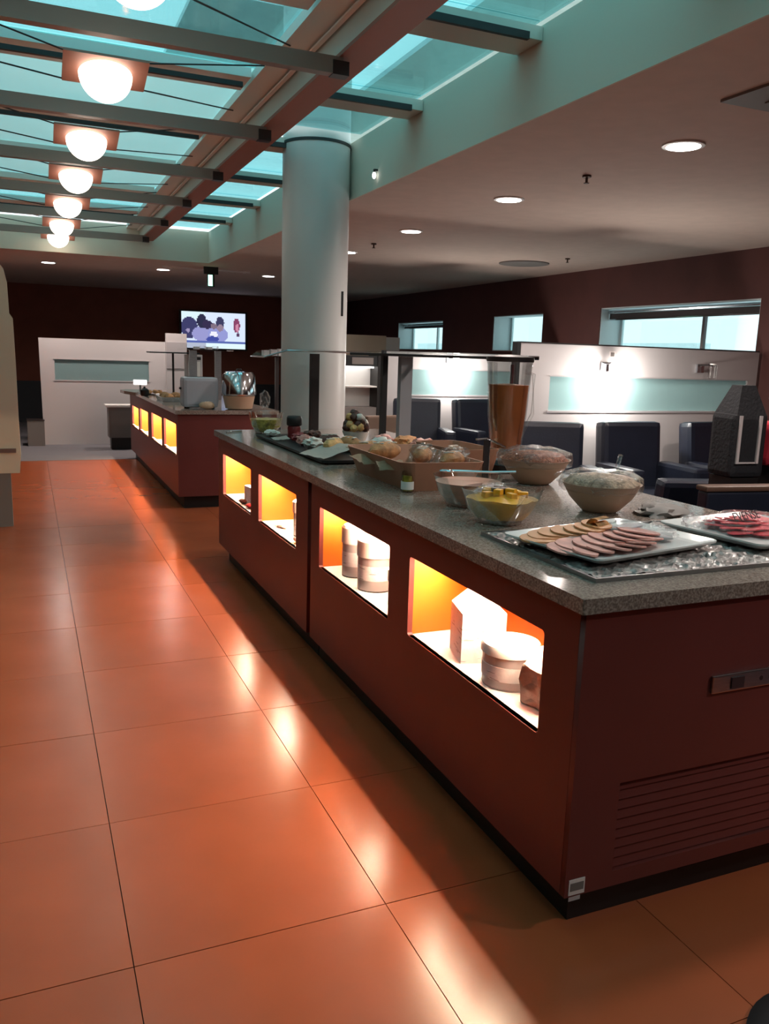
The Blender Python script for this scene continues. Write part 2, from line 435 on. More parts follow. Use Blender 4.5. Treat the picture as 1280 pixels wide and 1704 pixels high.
for k, y in enumerate(mull[:-1]):
    y0, y1 = max(y, WY0+.03), min(mull[k+1], WY1-.03)
    if y1 <= y0: continue
    bx(WX0+.03, 1.4, y0+.003, y1-.003, FZ+.055, FZ+.063).build('pane', SKYF if k % 4 else SKYG, sk)
    if y0 < 6.2 < y1 or (y0 < 6.46 and y1 > 5.94):
        # pane notched round the column
        p = MB(); p.box(1.42, 1.775, y0+.003, y1-.003, FZ+.055, FZ+.063); p.build('pane', SKYG, sk)
        p = MB()
        a, b = max(y0, 5.93), min(y1, 6.47)
        if y0 < 5.93: p.box(1.776, WX1-.02, y0+.003, 5.92, FZ+.055, FZ+.063)
        if y1 > 6.47: p.box(1.776, WX1-.02, 6.48, y1-.003, FZ+.055, FZ+.063)
        p.build('pane', SKYG, sk)
    else:
        bx(1.42, WX1-.02, y0+.003, y1-.003, FZ+.055, FZ+.063).build('pane', SKYG, sk)

lb = thing('long_beam', 'long brown beam running the length of the skylight with grey side channel', 'beam', (1.40, WY0+.03, 2.86))
LL = WY1-WY0-.07
bx(0, .165, 0, LL, 0, .018).build('bottom_flange', 'brown', lb)
bx(.0, .05, 0, LL, .018, .139).build('side_channel', 'channel', lb)
bx(.06, .15, 0, LL, .018, .14).build('web', 'brown', lb)
bx(-.035, -.012, 0, LL, .115, .125).build('cable_tray', 'white', lb)
by = [2.6, 3.94, 5.31, 6.69, 8.05, 9.42, 10.95]
bl = ['nearest, crossing right over the camera', 'crossing between the second and third globe lamps', 'behind the third globe lamp', 'beyond the fourth globe lamp', 'beyond the fifth globe lamp', 'third from the end wall of the skylight', 'last one before the end wall of the skylight']
names = ['first grey metal cross beam of the skylight, overhead and out of view',
         'nearest visible grey metal cross beam, widest in the photo, under the skylight',
         'second visible grey metal cross beam, just behind the largest whole globe lamp',
         'third visible grey metal cross beam under the skylight, behind the second whole globe',
         'fourth visible grey metal cross beam under the skylight, dim and thin',
         'fifth visible grey metal cross beam, next to last before skylight end wall',
         'farthest grey metal cross beam, close to the end wall of the skylight']
src = None
for k, y in enumerate(by):
    if k == 0: continue
    if src is None:
        o = thing('cross_beam', names[k], 'beam', (WX0+.02, y, 2.786), 0, 'skylight cross beams'); src = o
        bx(0, 1.40-WX0, 0, .055, 0, .075).build('bar', 'beam', o)
        bx(1.40-WX0-.05, 1.40-WX0+.03, -.004, .059, -.004, .058).build('end_cap', 'darksteel', o)
    else:
        o = copy_tree(src); o.location = (WX0+.02, y, 2.786); o['label'] = names[k]

# globe lamps on square plates, strung on wires
gy = [3.27, 4.53, 5.95, 7.22, 8.62, 10.1, 11.25]
gn = ['cut off by the photo top', 'largest one seen whole', 'third from the top edge', 'middle of the row', 'fifth from the top edge', 'next to last', 'farthest and smallest, by the end wall']
src = None
for k, y in enumerate(gy):
    lab = 'glowing white globe lamp under a square plate, ' + gn[k]
    if src is None:
        o = thing('globe_lamp', lab, 'lamp', (.41, y, 2.785), 0, 'globe lamps in a row under the skylight'); src = o
        MB().lathe([(0, -.125)]+[(.125*math.cos(a*PI/24), .125*math.sin(a*PI/24)) for a in range(-11, 1)]+[(.01, .002)], c=(0, 0, .010), seg=40).build('globe', E_GLOBE, o)
        curve_plate('plate', rounded(-.195, .195, -.13, .13, .006), [], .012, 'brown', o).location = (0, 0, .0255)
        for a, b in (((-.19, -.12, .03), (-1.80, -.75, .06)), ((-.19, .12, .03), (-1.80, .1, .22)), ((.19, .12, .03), (.86, .95, .46)), ((.19, -.12, .03), (.86, .1, .26))):
            MB().tube([a, b], .004, 6).build('wire', 'blackmetal', o)
    else:
        o = copy_tree(src); o.location = (.41, y, 2.785); o['label'] = lab
    o.rotation_euler = (-.25, 0, 0)
    if k == 6:
        for c in [c for c in o.children if c.name.startswith('wire')]:
            bpy.data.objects.remove(c)

# recessed downlights
dn = [((3.24, 3.67), 'nearest, at the right above the lounge'), ((3.26, 5.45), 'second from the right edge of the photo'), ((3.32, 7.27), 'third from the right edge, right of the column'),
      ((3.40, 9.15), 'half hidden just right of the white column'), ((3.45, 12.75), 'far one just left of the white column'), ((1.89, 12.84), 'middle of the three beyond the skylight end'), ((.33, 12.94), 'leftmost, beyond the skylight end')]
src = None
for (x, y), s_ in dn:
    if src is None:
        o = thing('downlight', 'round recessed ceiling downlight, '+s_, 'ceiling light', (x, y, CZ), 0, 'recessed ceiling downlights'); src = o
        MB().lathe([(.085, -.001), (.11, -.001), (.11, -.008), (.085, -.010)], seg=24).build('trim_ring', 'white', o)
        MB().cyl((0, 0, -.0115), .088, .010, 24).build('lens', E_DOWN, o)
    else:
        o = copy_tree(src); o.location = (x, y, CZ); o['label'] = 'round recessed ceiling downlight, '+s_
for (x, y), s_ in dn + [((4.9, 4.0), ''), ((5.0, 7.0), ''), ((3.2, 1.9), ''), ((3.2, .0), '')]:  # entries after dn are added fill spots without fixtures
    l = bpy.data.lights.new('downlight_and_fill', 'SPOT'); l.energy = DOWN_W; l.color = (1, .86, .78); l.spot_size = math.radians(168); l.spot_blend = .8; l.shadow_soft_size = .08
    o = bpy.data.objects.new('downlight_and_fill', l); COL.objects.link(o); o.location = (x, y, CZ-.03)

for (x, y), s_ in [((3.26, 4.53), 'nearest, between the first two downlights'), ((3.37, 8.3), 'next to the third downlight from the right'), ((5.67, 8.13), 'above the lounge windows')]:
    o = thing('sprinkler', 'small dark ceiling sprinkler head, '+s_, 'sprinkler', (x, y, CZ), 0, 'ceiling sprinklers')
    MB().cyl((0, 0, -.012), .028, .012, 14).build('escutcheon', 'sprinkler', o)
    MB().cyl((0, 0, -.045), .008, .034, 8).cyl((0, 0, -.048), .018, .004, 10).build('nozzle', 'sprinkler', o)
o = thing('ceiling_vent', 'square grey ceiling panel at the right edge of the photo', 'vent', (3.25, 2.68, CZ))
bx(-.42, .36, -.28, .32, -.012, 0).build('panel', 'vent', o)
for k in range(6): bx(-.26, .32, -.23+k*.085, -.2+k*.085, -.018, -.012).build('slat', 'vent', o)
o = thing('ceiling_grille', 'faint round grey air grille in the lounge ceiling', 'vent', (5.55, 8.85, CZ))
MB().lathe([(.26, 0), (.30, -.0), (.30, -.01), (.26, -.015)], seg=32).build('rim', 'vent', o)
for r_ in (.05, .12, .19):
    MB().lathe([(r_, -.001), (r_+.04, -.001), (r_+.04, -.01), (r_, -.012)], seg=28).build('ring', 'vent', o)

# exit sign on a ceiling rail
o = thing('exit_sign', 'small green lit exit sign hanging from the ceiling left of the column', 'sign', (2.42, 12.0, CZ))
bx(-.10, .10, -.02, .02, -.10, 0).build('bracket', 'black', o)
bx(-.055, .045, -.03, .01, -.27, -.10).build('housing', 'black', o)
bx(-.045, .015, -.034, -.03, -.26, -.11).build('sign_face', E_EXIT, o)
o = thing('ceiling_rail', 'thin white ceiling rail behind the exit sign', 'rail', (2.3, 12.3, CZ))
bx(-.5, .75, -.02, .02, -.02, 0).build('rail', 'white', o)
for x in (-.4, .65): bx(x, x+.04, -.03, .03, -.025, -.0).build('clip', 'white', o)

# column
o = thing('column', 'round white column rising through the skylight behind the counter', 'column', (2.04, 6.2, 0))
MB().lathe([(.25, 0), (.25, 2.99)], seg=48).build('shaft', 'colm', o)
MB().lathe([(.255, 2.99), (.255, 3.01)], seg=48).build('ring', 'blackmetal', o)
MB().lathe([(.25, 3.01), (.25, 4.3)], seg=48).build('upper_shaft', 'colm', o)
bx(.142, .16, -.206, -.185, 1.78, 1.96).build('slot', 'black', o)
o = thing('bulb', 'tiny white pilot bulb beside the top of the column', 'lamp', (2.262, 5.6, 2.72))
MB().ball((0, 0, 0), .014, 2, (1, 1, 1.8)).build('glass', E_SIGN, o)
MB().cyl((0, 0, .02), .008, .02, 8).box(0, .03, -.006, .006, .03, .042).build('holder', 'black', o)

# ================================================================ COUNTERS
def niche(unit, x, y0, y1, z0, z1, depth=.34):
    """recess behind the opening; unit-local coordinates"""
    o = MB()
    o.box(x, x+depth, y0-.012, y0, z0-.02, z1+.012)
    o.box(x, x+depth, y1, y1+.012, z0-.02, z1+.012)
    o.box(x+depth, x+depth+.012, y0-.012, y1+.012, z0-.02, z1+.012)
    o.box(x, x+depth, y0, y1, z1, z1+.012)
    o.build('niche_lining', 'niche', unit)
    bx(x-.0185, x+depth-.001, y0+.001, y1-.001, z0-.016, z0).build('niche_shelf', 'white', unit)
    bx(x+.092, x+.108, y0+.03, y1-.03, z1-.008, z1-.001).build('light_strip', E_STRIP, unit)
    area('niche_light', (x+.10, (y0+y1)/2, z1-.011), .012, y1-y0-.07, STRIP_W*(y1-y0)/.8, (1, .76, .52), unit, (0, math.radians(38), 0))

def panel_yz(name, y0, y1, z0, z1, holes, x0, th, m, parent):
    """plate in the Y-Z plane with rounded holes, from x0 to x0+th"""
    o = curve_plate(name, [(y0, z0), (y1, z0), (y1, z1), (y0, z1)], [rounded(a, b, c, d, .012) for a, b, c, d in holes], th, m, parent)
    # local X->Y, Y->Z, Z->X
    o.matrix_local = Matrix(((0, 0, 1, x0), (1, 0, 0, 0), (0, 1, 0, 0), (0, 0, 0, 1)))
    return o
def counter_unit(label, X, W, Y0, Y1, niches, ztop=.90, near_end=True):
    u = thing('counter_unit', label, 'counter', (X, Y0, 0))
    L = Y1-Y0
    hs = [(a-Y0, b-Y0, c, d) for a, b, c, d in niches]
    panel_yz('front_panel', .0215, L-.0215, .12, ztop, hs, 0, .02, 'laminate', u)
    for a, b, c, d in hs: niche(u, .02, a, b, c, d)
    # carcass behind, leaves the niches clear
    bx(.40, W-.02, .02, L-.02, .10, ztop-.001).build('carcass', 'gap', u)
    bx(.06, W-.06, .06 if near_end else 0, L-.0 if near_end else L-.06, 0, .12).build('plinth', 'black', u)
    bx(W-.02, W, .0215, L-.0215, .12, ztop).build('back_panel', 'laminate', u)
    return u

CX = 1.226; W1 = 1.22
n_b = [(1.745, 2.595, .505, .797), (2.775, 3.60, .505, .795)]
n_a = [(3.975, 4.73, .505, .79), (4.92, 5.71, .505, .79)]
u1 = counter_unit('nearest red brown buffet counter unit with two glowing niches and vent grille', CX, W1, 1.575, 3.748, n_b)
u2 = counter_unit('second buffet counter unit with two small glowing niches, near the column', CX, W1, 3.758, 5.86, n_a, near_end=False)
bx(0, W1, 2.082, 2.102, .12, .90).build('end_panel', 'laminate', u2)
# near end face with louvred vent
LV0, LV1, LZ0, LZ1 = .15, .85, .165, .42
ep = curve_plate('end_panel', [(0, .12), (W1, .12), (W1, .90), (0, .90)], [[(LV0, LZ0), (LV1, LZ0), (LV1, LZ1), (LV0, LZ1)]], .02, 'laminate', u1)
ep.matrix_local = Matrix(((1, 0, 0, 0), (0, 0, -1, .02), (0, 1, 0, 0), (0, 0, 0, 1)))
bx(LV0-.01, LV1+.01, .021, .024, LZ0-.01, LZ1+.01).build('vent_back', 'black', u1)
for k in range(9):
    z = LZ0+.003+k*.0282
    m_ = MB(); m_.box(0, LV1-LV0, -.002, .0, 0, .026); bmesh.ops.rotate(m_.bm, cent=(0, 0, 0), matrix=Matrix.Rotation(-.25, 3, 'X'), verts=m_.bm.verts)
    m_.build('vent_slat', 'laminate', u1, (LV0, .012, z))
# control strip
cp = MB().box(.425, .78, -.010, -.0005, .632, .682, bev=.003).build('control_panel', 'steel', u1)
bx(.49, .535, -.0135, -.0102, .640, .672).build('display', 'ink', cp)
for k in range(4): MB().cyl((.60+k*.035, -.0102, .657), .007, .003, 10, axis='Y').build('button', 'darksteel', cp)
st = MB().box(.012, .062, -.0015, .0, .125, .170).build('sticker', 'sticker', u1)
bx(.016, .058, -.0022, -.0016, .137, .160).build('print', 'vent', st)
bx(.014, .05, -.001, .0, .108, .1195).build('tape', 'tub', u1)
# worktop
wt = thing('worktop', 'grey speckled stone worktop of the near buffet counter', 'worktop', (CX, 1.575, .90))
MB().prism(rounded(-.026, W1+.02, -.02, 4.32, .006), 0.0005, .04).build('slab', 'stone', wt)
cr_ = thing('chilled_tray', 'shallow clear rimmed tray of crushed ice at the near end of the worktop', 'tray', (1.32, 1.67, .94))
MB().box(0, 1.08, 0, .008, 0, .012).box(0, 1.08, .59, .598, 0, .012).box(0, .008, .008, .59, 0, .012).box(1.072, 1.08, .008, .59, 0, .012).build('rim', 'steel', cr_)
im = MB()
bmesh.ops.create_grid(im.bm, x_segments=90, y_segments=60, size=.5)
for v in im.bm.verts:
    v.co.x = (v.co.x+.5)*1.06+.01; v.co.y = (v.co.y+.5)*.575+.01
    v.co.z = .008+.010*noise.noise(v.co*35)+.005*noise.noise(v.co*90)
struct(im.build('crushed_ice', 'ice', cr_), 'stuff')

# far counter
X2 = 1.262; Y2 = 7.85
n_c = [(7.95, 8.72, .50, .80), (8.88, 9.66, .48, .785), (9.97, 10.72, .47, .76), (10.88, 11.55, .46, .74)]
u3 = counter_unit('far red brown buffet counter with four small glowing niches', X2, .95, Y2, 11.8, n_c)
bx(0, .95, 0, .02, .12, .90).build('end_panel', 'laminate', u3)
bx(0, .95, 11.78-Y2, 11.80-Y2, .12, .90).build('end_panel', 'laminate', u3)
w2 = thing('worktop', 'dark grey worktop of the far buffet counter', 'worktop', (X2, Y2, .90))
MB().prism([(-.02, -.02), (.97, -.02), (.97, 3.97), (.2, 4.0), (-.05, 3.98), (-.14, 3.8), (-.12, 3.5), (-.02, 3.1)], .0005, .038).build('slab', 'stone', w2)
for u in (u3,):
    for i, c in enumerate([q for q in n_c]):
        bx(.0, .02, c[0]-Y2+.002, c[1]-Y2-.002, c[2]+.02, c[2]+.026).build('shelf_edge', 'white', u)

# ---------------------------------------------------------------- niche contents
o = thing('gable_carton', 'tall white printed paper bag with folded gable top in the nearest niche', 'bag', (1.365, 2.33, .505), -.25)
g = MB(); g.box(-.075, .075, -.08, .08, 0, .17)
g.build('body', 'pack', o)
g = MB(); A = [g.bm.verts.new(p) for p in ((-.075, -.08, .1702), (.075, -.08, .1702), (.075, .08, .1702), (-.075, .08, .1702), (-.004, -.06, .235), (.004, -.06, .235), (.004, .06, .235), (-.004, .06, .235))]
for f in ((3,2,1,0),(4,5,6,7),(0,1,5,4),(1,2,6,5),(2,3,7,6),(3,0,4,7)): g.bm.faces.new([A[i] for i in f])
g.build('gable_top', 'white', o)
bx(-.073, .073, -.078, .078, -.0, .004).build('base_fold', 'darksteel', o)
o = thing('tub', 'wide round silver grey tub with white lid in the nearest niche', 'tub', (1.345, 2.085, .505))
MB().lathe([(.083, 0), (.086, .004), (.088, .11)], seg=32).build('body', 'tub', o)
MB().lathe([(.092, .105), (.094, .107), (.094, .125), (.088, .135), (0.0, .137)], seg=32).build('lid', 'white', o)
MB().lathe([(.084, 0.001), (.0865, .006)], seg=32).build('foot_ring', 'darksteel', o)
MB().lathe([(.0885, .03), (.0895, .075)], seg=32).build('label_band', 'pack', o)
o = thing('foil_bag', 'crumpled brown foil bag with white folded top at right of nearest niche', 'bag', (1.375, 1.872, .505), .2)
g = MB().box(-.07, .07, -.085, .085, 0, .12, bev=.01); bmesh.ops.subdivide_edges(g.bm, edges=g.bm.edges[:], cuts=4, use_grid_fill=True); g.jitter(.014, 22, 1)
for v in g.bm.verts: v.co.z = max(0, v.co.z)
g.build('body', 'brownpack', o)
g = MB().frustum((-.066, .066, -.08, .08), (-.03, .03, -.075, .075), .112, .165); g.build('folded_top', 'white', o)

def can(x, y, r, h, lab, lidr=1.06, body='tub'):
    o = thing('canister', lab, 'canister', (x, y, .505))
    MB().lathe([(r*.97, 0), (r, .005), (r, h*.66)], seg=28).build('body', body, o)
    MB().lathe([(r*lidr, h*.66), (r*lidr, h*.96), (r*.9, h), (0, h)], seg=28).build('lid', 'white', o)
    MB().lathe([(r*.98, .0), (r*1.004, .006)], seg=28).build('foot_ring', 'darksteel', o)
    MB().lathe([(r*1.003, h*.22), (r*1.006, h*.5)], seg=28).build('label_band', 'pack', o)
    return o
can(1.345, 3.42, .066, .235, 'tall silver canister with white lid, left one in the second niche')
can(1.345, 3.19, .078, .225, 'thicker silver canister with white lid, right one in the second niche')
can(1.352, 2.915, .06, .16, 'brown canister hidden at the right edge of the second niche', body='brownpack')
can(1.36, 4.28, .052, .20, 'slim white canister alone in the third niche', 1.1)
for x, y, rz, m_, lab in ((1.30, 4.50, .4, 'brownpack', 'small brown sachet lying left of the slim canister'), (1.29, 4.17, -.3, 'choc', 'small brown snack bar lying in front of the slim canister'), (1.275, 4.06, .8, 'pastry', 'small yellow wrapped snack at the right end of the third niche')):
    o = thing('sachet', lab, 'snack', (x, y, .505), rz)
    MB().ball((0, 0, .009), .009, 2, (2, 4.2, .95), .1).build('wrapper', m_, o)
    for s_ in (-1, 1): MB().box(-.012, .012, s_*.043-.006, s_*.043+.006, .007, .009).build('crimp', m_, o)
o = thing('white_box', 'small white snack carton in the farthest niche of the near counter', 'box', (1.36, 5.22, .505), .1)
bx(-.07, .07, -.10, .10, 0, .125, bev=.004).build('carton', 'white', o)
bx(-.071, -.0702, -.06, .06, .03, .08).build('label_panel', 'pack', o)
for x, y, m_, lab in ((1.275, 5.12, 'redpack', 'red snack pack in front of the small white carton'), (1.27, 5.30, 'choc', 'dark brown snack pack in front of the small white carton')):
    o = thing('snack_pack', lab, 'snack', (x, y, .505), .3)
    MB().ball((0, 0, .018), .018, 2, (1.2, 2.6, .98), .25, 3).build('wrapper', m_, o)
    bx(-.01, .01, .046, .056, .014, .018).build('crimp', m_, o)

# ---------------------------------------------------------------- food on the near counter
T = .9405
def platter(name, lab, cx, cy, wx, wy, rz, z=T+.016):
    o = thing(name, lab, 'platter', (cx, cy, z), rz)
    m_ = MB(); o1 = rounded(-wx/2, wx/2, -wy/2, wy/2, .03, 5); i1 = rounded(-wx/2+.035, wx/2-.035, -wy/2+.035, wy/2-.035, .02, 5)
    rings = [([(x*.86, y*.86) for x, y in o1], 0), (o1, .018), (o1, .023), (i1, .012), ([(x*.9, y*.9) for x, y in i1], .010)]
    vr = [[m_.bm.verts.new((x, y, zz)) for x, y in p] for p, zz in rings]
    n = len(o1)
    for a, b in zip(vr, vr[1:]):
        for i in range(n): m_.bm.faces.new((a[i], a[(i+1) % n], b[(i+1) % n], b[i]))
    m_.bm.faces.new(vr[0][::-1]); m_.bm.faces.new(vr[-1])
    m_.build('plate', 'ceramic', o)
    return o
def slice_(p, x, y, rz, r, m_, z, sy=1, name='slice', tilt=.12):
    g = MB(); n = 16
    pts = [(r*math.cos(2*PI*i/n), r*sy*math.sin(2*PI*i/n)) for i in range(n)]
    g.prism(pts, 0, .004)
    bmesh.ops.rotate(g.bm, cent=(0, 0, 0), matrix=Matrix.Rotation(tilt, 3, 'X'), verts=g.bm.verts)
    g.jitter(.002, 30, x*9)
    return g.build(name, m_, p, (x, y, z), rz)
PZ = T+.034
p1 = platter('ham_platter', 'white rectangular platter of sliced ham and cheese on the ice tray', 1.61, 1.985, .54, .39, .19)
def local(o, dx, dy, z):
    c, s = math.cos(o.rotation_euler.z), math.sin(o.rotation_euler.z)
    return (o.location.x+dx*c-dy*s, o.location.y+dx*s+dy*c, z)
hg = thing('sliced_ham', 'overlapping pink ham slices at the front of the near platter', 'ham', local(p1, -.06, -.045, PZ-.004), .19)
hg.scale = (1.3, 1.35, 1.2)
for k in range(8): slice_(hg, -.13+k*.035, .01*math.sin(k*2), .3+.2*k, .05, 'ham', .002+.0022*k, .9, tilt=.10)
for k in range(6): slice_(hg, -.12+k*.04, -.05+.01*math.cos(k), 1+.4*k, .034, 'ham', .003+.002*k, .8, tilt=.14)
cg = thing('sliced_cheese', 'orange cheese slices at the back left of the near platter', 'cheese', local(p1, -.09, .09, PZ-.004), .19)
cg.scale = (1.25, 1.3, 1.2)
for k in range(7): slice_(cg, -.10+k*.033, .012*math.sin(k), .1*k, .05, 'cheese', .003+.003*k, .75, tilt=.08)
rg = thing('cheese_roll', 'pale rolled cheese slice standing among the orange slices', 'cheese', local(p1, .03, .075, PZ+.012), .4)
g = MB()
pts = [(.012+.022*t/20)*math.cos(t*.5) for t in range(21)]
rings = []
for t_ in range(21):
    a = t_*.42; r_ = .012+.0009*t_
    rings.append([g.bm.verts.new((-.035, r_*math.cos(a), r_*math.sin(a)+.02)), g.bm.verts.new((.035, r_*math.cos(a), r_*math.sin(a)+.02))])
for a, b in zip(rings, rings[1:]): g.bm.faces.new((a[0], a[1], b[1], b[0]))
bmesh.ops.solidify(g.bm, geom=g.bm.faces[:], thickness=.003); g.smooth = True
g.build('rolled_slice', 'pastry', rg, (0, 0, -.012))
sg = thing('wrapped_cold_cuts', 'cold cuts under silvery cling film on the right half of near platter', 'cold cuts', local(p1, .135, .01, PZ-.004), .19)
for k in range(8): slice_(sg, -.08+.03*(k % 4), -.07+.10*(k//4)+.01*(k % 3), .5*k, .05, 'tub' if k % 2 else 'ham', .002+.002*k, .8)
g = MB().ball((0, 0, .012), .12, 3, (.95, 1.1, .16), .35, 2, 4)
for v in g.bm.verts: v.co.z = max(.002, v.co.z+.003*noise.noise(v.co*60))
g.build('cling_film', FILM, sg)
p2 = platter('salami_platter', 'white platter heaped with red salami at the right edge of photo', 2.19, 1.985, .46, .40, .14)
sm = thing('sliced_salami', 'mound of red salami slices on the right hand platter', 'salami', local(p2, .02, 0, PZ-.004), .14)
for k in range(28):
    a = k*2.4; r_ = .028*math.sqrt(k)
    slice_(sm, r_*math.cos(a)*1.0, r_*math.sin(a)*.85, a, .045, 'salami', .002+.03*max(0, 1-r_/.15)+.0006*(k % 5), .85)
lb_ = text_mesh('label_text', 'EVENSE', .042, 'ink', sm); lb_.location = (-.13, -.05, .062); lb_.rotation_euler = (.95, 0, .05)
g = MB().ball((-.02, .0, .018), .15, 3, (1.15, .95, .25), .2, 5, 4)
for v in g.bm.verts: v.co.z = max(.001, v.co.z)
g.build('cling_film', FILM, sm)
g = MB().ball((-.17, .10, .02), .05, 3, (1.2, .8, .5), .5, 7, 5); g.build('film_edge', FILM, sm)

def glass_bowl(name, lab, x, y, r, h, sq=.8, rot=.2):
    o = thing(name, lab, 'bowl', (x, y, T), rot)
    MB().lathe([(r*.5, 0), (r*.62, .004), (r*.86, h*.45), (r, h), (r*1.01, h), (r*.985, h*.99), (r*.83, h*.45), (r*.58, .010), (0.0, .009)], seg=36, sq=sq).build('glass', GL, o)
    return o
fb = glass_bowl('fruit_bowl', 'squarish glass bowl of yellow melon pieces, nearest bowl on worktop', 1.50, 2.44, .125, .118, .9, .5)
g = MB().lathe([(.062, .014), (.08, .02), (.098, .048), (.112, .085), (.06, .095), (0, .098)], seg=24, sq=.8); g.jitter(.008, 30, 2); struct(g.build('melon_filling', 'fruit', fb), 'stuff')
for k in range(12):
    a = k*2.4; r_ = .022*math.sqrt(k)
    MB().box(-.018, .018, -.013, .013, -.011, .011, bev=.004).build('melon_piece', 'fruit' if k not in (0, 1, 3) else 'fruit2', fb, (r_*math.cos(a), r_*math.sin(a), .100+.010*(k < 5)), a)
g = MB().ball((.02, .05, .105), .085, 3, (1, .6, .22), .5, 9, 5); g.build('cling_film', FILM, fb)
pb = glass_bowl('cream_bowl', 'round glass bowl filled with pink cream behind the melon bowl', 1.545, 2.77, .135, .115, 0, 0)
MB().lathe([(.078, .0125), (.108, .045), (.128, .092), (0, .094)], seg=32).build('cream', 'pink', pb)
sp = thing('serving_spoon', 'steel serving spoon lying across the pink cream bowl', 'spoon', (1.60, 2.80, T+.118), -.5)
MB().tube([(-.10, 0, .004), (.06, 0, .006), (.15, .0, .012)], .005, 8).build('handle', 'chrome', sp)
MB().ball((-.12, 0, .004), .024, 2, (1.3, .9, .25)).build('spoon_bowl', 'chrome', sp)
jr = thing('glass_jar', 'small clear glass jar with white label beside pink cream bowl', 'jar', (1.44, 3.10, T))
MB().lathe([(.024, 0), (.027, .003), (.027, .085), (.020, .10), (.020, .115), (.018, .115), (.018, .10), (.025, .083), (.025, .006), (0, .005)], seg=20).build('glass', GL, jr)
MB().lathe([(.0275, .012), (.0275, .045)], seg=20).build('label_band', 'white', jr)
MB().lathe([(.0, .006), (.0235, .006), (.0235, .07), (0, .07)], seg=20).build('contents', 'olive', jr)

# paper lined baskets
def tray_basket(lab, x0, x1, y0, y1, h, flare, m_='basket'):
    cx, cy = (x0+x1)/2, (y0+y1)/2; a, b = (x1-x0)/2, (y1-y0)/2
    o = thing('bread_basket', lab, 'basket', (cx, cy, T))
    g = MB(); n = 5
    O = rounded(-a, a, -b, b, .03); Ot = rounded(-a-flare, a+flare, -b-flare, b+flare, .045)
    I = [(x*.93, y*.95) for x, y in O]; It = [(x*.96, y*.975) for x, y in Ot]
    vr = [[g.bm.verts.new((x, y, z)) for x, y in p] for p, z in ((O, 0), (Ot, h), (It, h), (I, .01))]
    k = len(O)
    for p, q in zip(vr, vr[1:]):
        for i in range(k): g.bm.faces.new((p[i], p[(i+1) % k], q[(i+1) % k], q[i]))
    g.bm.faces.new(vr[0][::-1]); g.bm.faces.new(vr[-1])
    for v in g.bm.verts: v.co += noise.noise_vector(v.co*12)*.006*(v.co.z/h)
    g.build('board', m_, o)
    return o
b1 = tray_basket('large terracotta coloured bread tray with torn paper edges, front one', 1.45, 1.75, 3.10, 3.72, .125, .045)
b2 = tray_basket('second brown bread tray behind the glass jar and cream bowl', 1.86, 2.06, 3.45, 3.86, .13, .03)
def loaf(x, y, z, L, r, rz, m_, lab, cat='bread', name='bread_roll', film=False, group=None):
    o = thing(name, lab, cat, (x, y, z), rz, group)
    g = MB().ball((0, 0, r*.85), r, 3, (L/r/2, 1, .85), .12, x*11+y, 2.5)
    g.build('crust', m_, o)
    for k in (-1, 0, 1): MB().box(-.006, .006, -r*.5, r*.5, r*1.58, r*1.66).build('score', 'napkin', o, (k*L*.22, 0, 0), .5)
    if film:
        MB().ball((0, 0, r*.95), r*1.2, 3, (L/r/2*1.05, 1.05, .95), .5, x*5, 5).build('cling_film', FILM, o)
    return o
loaf(1.53, 3.56, T+.075, .2, .05, .4, 'bread', 'brown loaf in the front bread tray, left end')
loaf(1.64, 3.38, T+.08, .17, .045, 1.0, 'bread', 'film wrapped roll in the front bread tray, left of two', film=True)
loaf(1.70, 3.20, T+.08, .17, .045, .6, 'bread', 'film wrapped roll in the front bread tray, right of two', film=True)
loaf(1.96, 3.66, T+.03, .25, .055, 1.3, 'bread', 'brown loaf lying deep in the rear bread tray')
for x, y, rz, s_ in ((1.40, 3.55, .3, 1), (1.41, 3.32, -.2, .8), (1.50, 3.90, .9, 1.1)):
    pl = MB(); n = 8
    vs = [[pl.bm.verts.new(((i/n-.5)*.15*s_, (j/n-.5)*.11*s_, .05+.03*(j/n)+.012*noise.noise(Vector((i*.6, j*.6, x*30))))) for j in range(n+1)] for i in range(n+1)]
    for i in range(n):
        for j in range(n): pl.bm.faces.new((vs[i][j], vs[i+1][j], vs[i+1][j+1], vs[i][j+1]))
    bmesh.ops.solidify(pl.bm, geom=pl.bm.faces[:], thickness=.0015); pl.smooth = True
    pl.build('paper_liner', 'paper', b1, (x-1.59, y-3.50, .03), rz)

# black slate board with snacks
sb = thing('slate_board', 'long black slate board carrying snacks, towards the column', 'board', (1.56, 4.62, T))
MB().prism(rounded(-.2, .2, -.66, .72, .03), .008, .022).build('board', 'slate', sb)
for x, y in ((-.16, -.6), (.16, -.6), (-.16, .66), (.16, .66)): MB().cyl((x, y, 0), .012, .008, 10).build('foot', 'chrome', sb)
SZ = T+.0225
def crumple(name, lab, x, y, z, r, sc, m_, seed, cat, jit=.45, group=None, part='wrapper', extra=None):
    o = thing(name, lab, cat, (x, y, z), seed*1.3, group)
    g = MB().ball((0, 0, 0), r, 3, sc, jit, seed, 3.2)
    zmin = min(v.co.z for v in g.bm.verts)
    for v in g.bm.verts: v.co.z = v.co.z-zmin
    g.build(part, m_, o)
    if extra: 
        g = MB().ball((0, 0, r*sc[2]), r*1.05, 2, (sc[0]*.9, sc[1]*.9, sc[2]*.8), .6, seed+1, 4); g.build('twist', extra, o)
    return o
